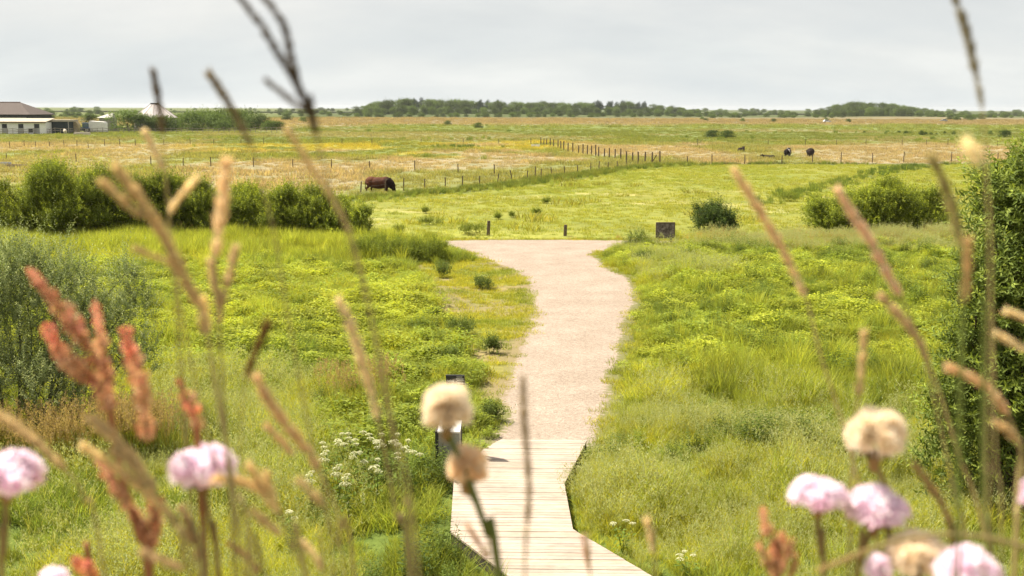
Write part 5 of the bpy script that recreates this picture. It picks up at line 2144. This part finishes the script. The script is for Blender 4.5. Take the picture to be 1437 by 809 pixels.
grass_stem([(318, 228), (314, 262), (311, 290), (306, 325), (302, 362), (304, 420), (308, 470), (318, 640), (330, 830)], .42, 11, (.55, .39, .27), 'upright pink tan grass head in front of the low square hedge bush', 5, sw=.0007)
grass_stem([(296, 368), (301, 395), (306, 420), (308, 455), (314, 560), (326, 700), (336, 830)], .44, 8, (.42, .30, .18), 'forked pale grass head under the upright pink tan one', 4, [([(331, 346), (324, 378), (315, 410), (308, 440)], 7.5)], sw=.0005)
grass_stem([(402, 180), (420, 208), (440, 240), (466, 278), (492, 328), (512, 400), (540, 560), (566, 700), (580, 830)], .38, 6, (.46, .33, .2), 'blurred narrow tan grass head right of the brown slanting one', 5, sw=.0005)
grass_stem([(476, 424), (490, 452), (500, 480), (507, 505), (515, 530), (524, 560), (531, 590), (543, 650), (558, 730), (578, 830)], .44, 9, PKT, 'pale pinkish grass head with a bright knot, left of the fluffy seed heads', 7, sw=.0010)
grass_stem([(376, 452), (367, 476), (356, 500), (345, 532), (338, 600), (340, 700), (352, 830)], .42, 8, (.20, .13, .05), 'short dark brown grass head over the left meadow', 4, sw=.0004)
grass_stem([(361, 530), (376, 560), (392, 584), (412, 608), (432, 634), (448, 658), (462, 690), (480, 740), (500, 830)], .44, 10, (.50, .34, .20), 'long pale tan grass head pointing up left, over the white umbel flowers', 6, [([(374, 598), (392, 616), (412, 640)], 7)], sw=.0007)
grass_stem([(-14, 572), (18, 594), (48, 617), (72, 640), (95, 662), (118, 700), (150, 830)], .42, 8, TAN, 'tan grass head drooping in from the left edge above the pink flower', 5, sw=.0007)
grass_stem([(128, 588), (150, 606), (174, 628), (200, 660), (218, 690), (240, 740), (270, 830)], .42, 10, (.42, .31, .19), 'pale tan grass head below the big red sorrel', 5, [([(160, 632), (182, 650), (205, 684)], 9)], sw=.0006)
grass_stem([(114, 624), (146, 646), (178, 668), (208, 694), (240, 724), (268, 762), (290, 830)], .42, 9, (.50, .38, .22), 'broad olive tan grass head in the lower left, crossing the red sorrel', 6, sw=.0009)
grass_stem([(200, 775), (226, 786), (256, 800), (290, 830)], .40, 9, (.36, .24, .14), 'tan grass head low in the bottom left corner area, nearly level', 3, sw=.0007)
grass_stem([(255, 715), (272, 750), (285, 785), (292, 830)], .42, 9, (.38, .24, .14), 'tan grass head rising from the bottom edge below the pink flower', 3, sw=.0007)
grass_stem([(302, 672), (328, 674), (352, 680), (374, 696), (392, 722), (412, 770), (430, 830)], .42, 9, (.52, .38, .22), 'pale beige grass head right behind the pink flower, pointing left', 5, [([(348, 652), (362, 672), (376, 694)], 8), ([(372, 664), (378, 680), (386, 700)], 7)], sw=.0006)
grass_stem([(356, 720), (376, 736), (396, 752), (420, 790), (436, 830)], .42, 8, (.45, .33, .20), 'small pale grass head low in the left half, right of the pink flower', 3, sw=.0005)
grass_stem([(322, 764), (344, 780), (364, 804), (378, 830)], .44, 6, RED, 'red brown grass head leaning left at the bottom edge', 3, sw=.0007)
grass_stem([(420, 675), (436, 690), (455, 712), (474, 770), (486, 830)], .40, 8, (.40, .29, .16), 'blurred tan grass head at the bottom, left of the tall pale one', 3, sw=.0005)
grass_stem([(425, 760), (440, 778), (452, 800), (458, 830)], .42, 7, PKT, 'small pink tan grass head on the bottom edge in the left half', 3, sw=.0005)
grass_stem([(1030, 238), (1050, 270), (1072, 306), (1092, 340), (1110, 374), (1130, 416), (1140, 450), (1152, 500), (1178, 580), (1200, 660), (1218, 730), (1236, 830)], .47, 8, (.50, .36, .25), 'reddish brown grass head right of the path, pointing up left over the dark round bush', 6, sw=.0007)
grass_stem([(1176, 268), (1196, 300), (1216, 330), (1234, 362), (1250, 394), (1264, 416), (1290, 480), (1318, 590), (1340, 700), (1356, 830)], .46, 8.5, PUR, 'pink purple grass head in front of the broad bushes on the right', 6, sw=.0006)
grass_stem([(1236, 416), (1256, 436), (1276, 460), (1292, 484), (1304, 512), (1322, 562), (1346, 640), (1366, 690), (1384, 760), (1394, 830)], .46, 8, (.44, .31, .20), 'pale pink tan grass head by the left side of the big willow', 5, sw=.0009)
grass_stem([(1212, 468), (1211, 492), (1208, 522), (1205, 556), (1200, 590), (1196, 660), (1190, 830)], .46, 8, (.45, .33, .19), 'upright straw coloured grass head above the beige fluffy head on the right', 4, sw=.0006)
grass_stem([(1336, -14), (1350, 24), (1358, 52), (1364, 78), (1370, 106), (1378, 150), (1386, 260), (1392, 430), (1398, 640), (1404, 830)], .40, 8, (.22, .18, .125), 'grey brown grass head hanging in the sky at upper right', 6, sw=.0004)
grass_stem([(1358, 202), (1366, 216), (1374, 234), (1386, 270), (1390, 420), (1386, 640), (1380, 830)], .30, 13, (.68, .47, .38), 'very blurred pale pink grass tip in front of the top of the willow', 3, sw=.0003)
grass_stem([(1308, 222), (1322, 252), (1334, 284), (1342, 318), (1348, 352), (1352, 420), (1350, 540), (1346, 700), (1344, 830)], .38, 10, OLV, 'blurred olive brown grass head left of the willow top', 5, sw=.0006, stalk=GSTALK)
grass_stem([(1358, 336), (1357, 366), (1355, 396), (1352, 430), (1346, 520), (1340, 660), (1336, 830)], .40, 9, (.40, .25, .12), 'blurred tan upright grass head against the willow, under the olive brown one', 4, sw=.0005, stalk=GSTALK)
grass_stem([(1328, 516), (1352, 524), (1376, 538), (1398, 558), (1414, 582), (1426, 612), (1440, 680), (1448, 830)], .45, 9, (.50, .33, .22), 'arching pink tan grass head over the willow near the right edge', 5, sw=.0008)
grass_stem([(1412, 436), (1432, 444), (1456, 456), (1480, 520), (1490, 830)], .44, 7, PKT, 'small pink tan grass tip cut by the right edge, the upper of two', 3, sw=.0006)
grass_stem([(1398, 468), (1418, 480), (1444, 494), (1470, 560), (1480, 830)], .44, 7, PKT, 'small pink tan grass tip cut by the right edge, the lower of two', 3, sw=.0006)
grass_stem([(1400, 594), (1416, 606), (1432, 622), (1430, 660), (1426, 720), (1422, 830)], .44, 9, (.46, .32, .19), 'bent tan grass head with a thick stalk at the right edge', 3, sw=.0012)
grass_stem([(1284, 652), (1302, 678), (1320, 704), (1332, 734), (1338, 768), (1342, 830)], .46, 7, (.36, .23, .10), 'curved brown grass head right of the two pink flowers', 5, sw=.0009)
grass_stem([(734, 532), (735, 580), (739, 630), (742, 690), (740, 740), (737, 790), (736, 840)], .40, 6.5, (.24, .165, .10), 'slim brown upright grass head standing in front of the boardwalk', 5, sw=.0005)
grass_stem([(656, 738), (670, 760), (684, 784), (700, 830)], .46, 5, RED, 'slim reddish grass tip left on the boardwalk, beside the green stalk', 3, sw=.0006)
grass_stem([(818, 752), (822, 776), (826, 800), (829, 830)], .46, 4.5, RED, 'slim reddish grass tip right on the boardwalk', 3, sw=.0005)
grass_stem([(907, 730), (913, 752), (917, 776), (920, 830)], .46, 6.5, PKT, 'pale pink grass tip at the bottom edge right of the boardwalk', 3, sw=.0005)
grass_stem([(1382, 420), (1381, 480), (1380, 560), (1380, 650), (1384, 740), (1386, 830)], .42, 3.5, (.16, .20, .04), 'plain green grass stalk standing straight before the willow', 2, sw=.0013, stalk=GSTALK)
grass_stem([(1150, 800), (1230, 768), (1300, 752), (1380, 754), (1450, 772)], .40, 5, (.38, .25, .11), 'bent tan stalk lying across the bottom right corner', 2, sw=.0012, cont=False)

# thrift flowers
PINK = leafy('thrift_petal', (.93, .77, .84), trans=.55, vary=.04, trans_gain=(1.05, .95, 1.05))
PAPER = leafy('dry_thrift', (.90, .83, .70), trans=.55, vary=.03, trans_gain=(1.06, .97, .8))
BRACT = leafy('thrift_bract', (.30, .19, .07), trans=.2, vary=.15)
TSTALK = leafy('thrift_stalk', (.27, .20, .075), trans=.25, vary=.15)


def thrift(pix, depth, wpx, hpx, label, dry=False, green=False, warm=False):
    """pix[0]: underside centre of the head, then the stalk down"""
    global seedno
    seedno += 1
    g_ = np.random.default_rng(seedno)
    pts = [P(a, b_, depth) for a, b_ in pix]
    c_ = spline(to_ground(pts), 40)
    base = c_[-1].copy()
    k_ = depth / F
    root = thing('thrift_flower', base, label, 'flower', 'thrift flowers in the foreground')
    mb = MB()
    tube(mb, (c_ - base)[::-1], .0011 if not green else .0013, 7)
    part('stalk', mb, GSTALK if green else TSTALK, root, True)
    rw, rh = wpx / 2 * k_ * .95, hpx * k_
    ct = c_[0] - base
    n_ = 130 if not dry else 240
    d = unit(g_.normal(0, 1, (n_, 3)))
    d[:, 2] = np.abs(d[:, 2]) if not dry else np.where(d[:, 2] < -.45, -d[:, 2], d[:, 2])
    d = unit(d + np.array([0, 0, 0 if dry else .22]))
    cen = ct + np.array([0, 0, rh * (.2 if not dry else .5)])
    rz_ = rh * (.74 if not dry else .56)
    lump = (.74 + .48 * vnoise(d[:, 0] * 3 + 9, d[:, 1] * 3 + d[:, 2] * 2 + 5, seedno % 50))
    tip = cen + d * np.array([rw, rw, rz_]) * lump[:, None]
    mb = MB()
    # each floret: a funnel of five petals opening outwards
    for k in range(5):
        s1 = unit(np.cross(d, np.array([.3, .5, .8])))
        s2 = np.cross(d, s1)
        a = k * 2 * math.pi / 5 + g_.random(n_) * .4
        sd_ = s1 * np.cos(a)[:, None] + s2 * np.sin(a)[:, None]
        org = tip - d * rw * .28
        dr = unit(d * (.62 if not dry else 1.0) + sd_ * (.75 if not dry else .42))
        if dry:
            cc = rcol(g_, n_, (.95, .9, .82), (1.12, 1.2, 1.4))
        else:
            cc = rcol(g_, n_, (.95, .92, .95), (1.16, 1.42, 1.25))
            low = (d[:, 2] < .25)
            cc[low, :3] *= np.array([1.0, .84, .93])
        if warm:
            cc[:, :3] *= np.where(g_.random(n_) < .62, .0, 1.0)[:, None] * np.array([0.0, -.2, -.4]) + np.array([1.0, .98, .92])
        leaves(mb, org, dr, d * .5 + sd_, rw * (.42 if not dry else .55), rw * (.27 if not dry else .16), cc, fold=.2)
    if dry:
        for q_ in range(3):
            d3 = unit(d + g_.normal(0, .25, d.shape))
            leaves(mb, cen + d3 * np.array([rw, rw, rz_]) * .55, d3, g_.normal(0, 1, d.shape), rw * (.5 + .25 * g_.random(n_)), rw * .05, rcol(g_, n_, (1, 1, 1), (1.1, 1.18, 1.35)))
    # throats, so the head is full
    m2 = 90
    d2 = unit(g_.normal(0, 1, (m2, 3)))
    d2[:, 2] = np.abs(d2[:, 2])
    leaves(mb, cen + d2 * 0, d2, g_.normal(0, 1, (m2, 3)), np.full(m2, min(rw, rz_) * .9), rw * .3, rcol(g_, m2, (.9, .8, .8), (1.1, 1.1, 1.1)))
    part('flower_head', mb, PAPER if dry else PINK, root)
    mb = MB()
    n_ = 40
    a = g_.random(n_) * 6.283
    org = ct + np.stack([0 * a, 0 * a, -rh * .02 + 0 * a], -1)
    dr = np.stack([np.cos(a), np.sin(a), (.15 if not dry else .3) + .5 * g_.random(n_)], -1)
    leaves(mb, org, dr, np.array([0, 0, 1.0]) + 0 * dr, rw * .62, rw * .35, rcol(g_, n_, (.6, .6, .6), (1.2, 1.15, 1.0)), fold=.3)
    tube(mb, [ct - np.array([0, 0, rh * .3]), ct - np.array([0, 0, rh * .1]), ct + np.array([0, 0, rh * .1])], [.0016, .0026, rw * .3], 8)
    part('bracts', mb, BRACT, root)
    return root


thrift([(8, 690), (8, 730), (6, 780), (2, 830)], .42, 104, 56, 'pink thrift flower cut by the left edge on a pale stalk')
thrift([(285, 682), (292, 720), (300, 760), (308, 830)], .44, 96, 56, 'pink thrift flower in the lower left, with red sorrel beside it')
thrift([(1148, 713), (1148, 740), (1152, 780), (1156, 830)], .46, 82, 46, 'pale pink thrift flower, left of the two close together on the right')
thrift([(1226, 737), (1216, 762), (1208, 790), (1200, 830)], .46, 90, 56, 'pink thrift flower under the round beige head on the right')
thrift([(1232, 822), (1232, 840), (1232, 870)], .45, 46, 48, 'small pale pink thrift flower at the bottom edge, between two beige and pink heads')
thrift([(1362, 828), (1362, 845), (1360, 880)], .42, 104, 62, 'broad pink thrift flower cut by the bottom edge in the right corner')
thrift([(1450, 716), (1446, 750), (1440, 830)], .44, 50, 46, 'pink thrift flower barely showing at the right edge')
thrift([(78, 834), (78, 860), (78, 880)], .44, 52, 38, 'white pink thrift flower peeping over the bottom edge at left')
thrift([(627, 603), (635, 624), (650, 654), (664, 690), (682, 745), (704, 830)], .44, 66, 54, 'beige fluffy thrift seed head on a green stalk, the upper one before the signpost', True, True)
thrift([(655, 680), (658, 690), (668, 706), (684, 752), (702, 830)], .445, 54, 50, 'orange beige thrift seed head hanging under the upper fluffy one', True, True, warm=True)
thrift([(1227, 644), (1235, 666), (1244, 690), (1246, 760), (1242, 830)], .46, 74, 62, 'round beige thrift seed head above the pink flowers on the right', True)
thrift([(1284, 806), (1284, 820), (1280, 860)], .45, 76, 52, 'beige thrift seed head at the bottom edge beside the broad pink flower', True)

# sorrel
VALV = leafy('sorrel_valve', (.54, .34, .23), trans=.35, vary=.1, trans_gain=(1.3, .9, .7))
SSTALK = leafy('sorrel_stalk', (.30, .13, .06), trans=.2, vary=.2)


def sorrel(spikes, main, depth, hw, label, ca=(.7, .6, .55), cb=(1.3, 1.5, 1.25), tipc=(1.25, .72, .85)):
    global seedno
    seedno += 1
    g_ = np.random.default_rng(seedno)
    pts = [P(a, b_, depth) for a, b_ in main]
    c_ = spline(to_ground(pts), 40)
    base = c_[-1].copy()
    k_ = depth / F
    root = thing('sorrel_plant', base, label, 'wild plant', 'sorrel plants in the foreground')
    mb = MB()
    tube(mb, (c_ - base)[::-1], .0013, 6)
    for sp_ in spikes:
        tube(mb, spline(np.array([P(a, b_, depth + .012 * math.sin(a)) for a, b_ in sp_]), 14)[::-1] - base, .0008, 5)
    part('stalk', mb, SSTALK, root, True)
    for sp_ in spikes:
        ax_ = spline(np.array([P(a, b_, depth + .012 * math.sin(a)) for a, b_ in sp_]), 24) - base
        L = np.linalg.norm(np.diff(ax_, axis=0), axis=1).sum()
        nw = max(4, int(L / (hw * k_) / 1.12))
        mb = MB()
        for j in range(nw):                 # whorls of round winged fruits
            t_ = (j + .3 * g_.random()) / nw
            q = ax_[min(int(t_ * (len(ax_) - 1)), len(ax_) - 1)]
            m_ = int(14 + 10 * g_.random())
            d = unit(g_.normal(0, 1, (m_, 3)))
            r_w = hw * .76 * k_ * (.45 + .7 * g_.random()) * (.72 + .4 * min(1, t_ * 3))
            org = q + d * r_w * .55
            cc = rcol(g_, m_, ca, cb)
            f_t = max(0, 1 - t_ * 2.2) * .8 + (.5 if g_.random() < .2 else 0)
            cc[:, :3] = cc[:, :3] * (1 - min(f_t, .9)) + np.array(tipc) * min(f_t, .9)
            cc[:, :3] *= (.75 + .6 * g_.random())
            leaves(mb, org, d + np.array([0, 0, -.35]), g_.normal(0, 1, (m_, 3)), r_w * .8, r_w * .72, cc, fold=.12)
        part('flower_spike', mb, VALV, root)
    return root


sorrel([[(44, 380), (62, 408), (84, 432), (104, 458), (122, 486), (138, 512)], [(68, 462), (82, 488), (100, 508), (122, 528), (142, 548), (152, 575)], [(133, 424), (138, 452), (143, 482), (148, 515), (150, 545)],
        [(175, 466), (184, 494), (192, 522), (200, 552), (202, 585), (208, 620)], [(140, 500), (150, 540), (156, 578)]],
       [(150, 520), (158, 600), (176, 690), (196, 760), (210, 830)], .43, 15, 'large branching red sorrel, tallest of the sorrel at the left')
sorrel([[(250, 532), (262, 558), (274, 584), (280, 612)]], [(262, 560), (276, 610), (280, 680), (286, 760), (290, 830)], .44, 13, 'single red sorrel spike above the left pink thrift flower')
sorrel([[(140, 645), (156, 672), (174, 700), (190, 722), (206, 740)], [(208, 690), (214, 716), (214, 742), (212, 770)], [(226, 700), (222, 730), (216, 760), (208, 800)]], [(180, 710), (204, 745), (210, 790), (212, 830)], .43, 12, 'red sorrel low in the left corner, crossed by olive tan grass')
sorrel([[(104, 785), (114, 794), (124, 806)], [(124, 790), (128, 802), (132, 815)]], [(116, 800), (126, 815), (132, 840)], .47, 10, 'small orange red sorrel tip at the bottom edge on the left', (.9, .75, .5), (1.4, 1.2, .9))
sorrel([[(1070, 714), (1074, 734), (1080, 752)], [(1098, 748), (1096, 770), (1092, 795)], [(1066, 765), (1074, 785), (1080, 805)], [(1110, 762), (1104, 784), (1098, 806)], [(1118, 780), (1112, 800), (1106, 820)], [(1084, 770), (1086, 790), (1088, 812)]],
       [(1084, 760), (1088, 800), (1092, 840)], .46, 9.5, 'orange brown sorrel at the bottom, left of the pink flowers on the right', (.8, .85, .7), (1.2, 1.3, 1.05), (1.2, 1.0, .85))

# ------------------------------------------------------------------ air
mb = MB()
box(mb, -12000, 12000, -120, 8400, -2.0, 26)
mt, nt, nd, lk = newmat('thin_air')
pv = nd.new('ShaderNodeVolumePrincipled')
pv.inputs['Color'].default_value = (.93, .95, .97, 1)
pv.inputs['Density'].default_value = HAZE
pv.inputs['Anisotropy'].default_value = .2
out = nd.new('ShaderNodeOutputMaterial')
lk.new(pv.outputs[0], out.inputs['Volume'])
if HAZE > 0:
    hz_ = link('haze', mb.mesh('haze', mt))
    tag(hz_, 'thin summer haze softening the far woods', 'haze', kind='stuff')
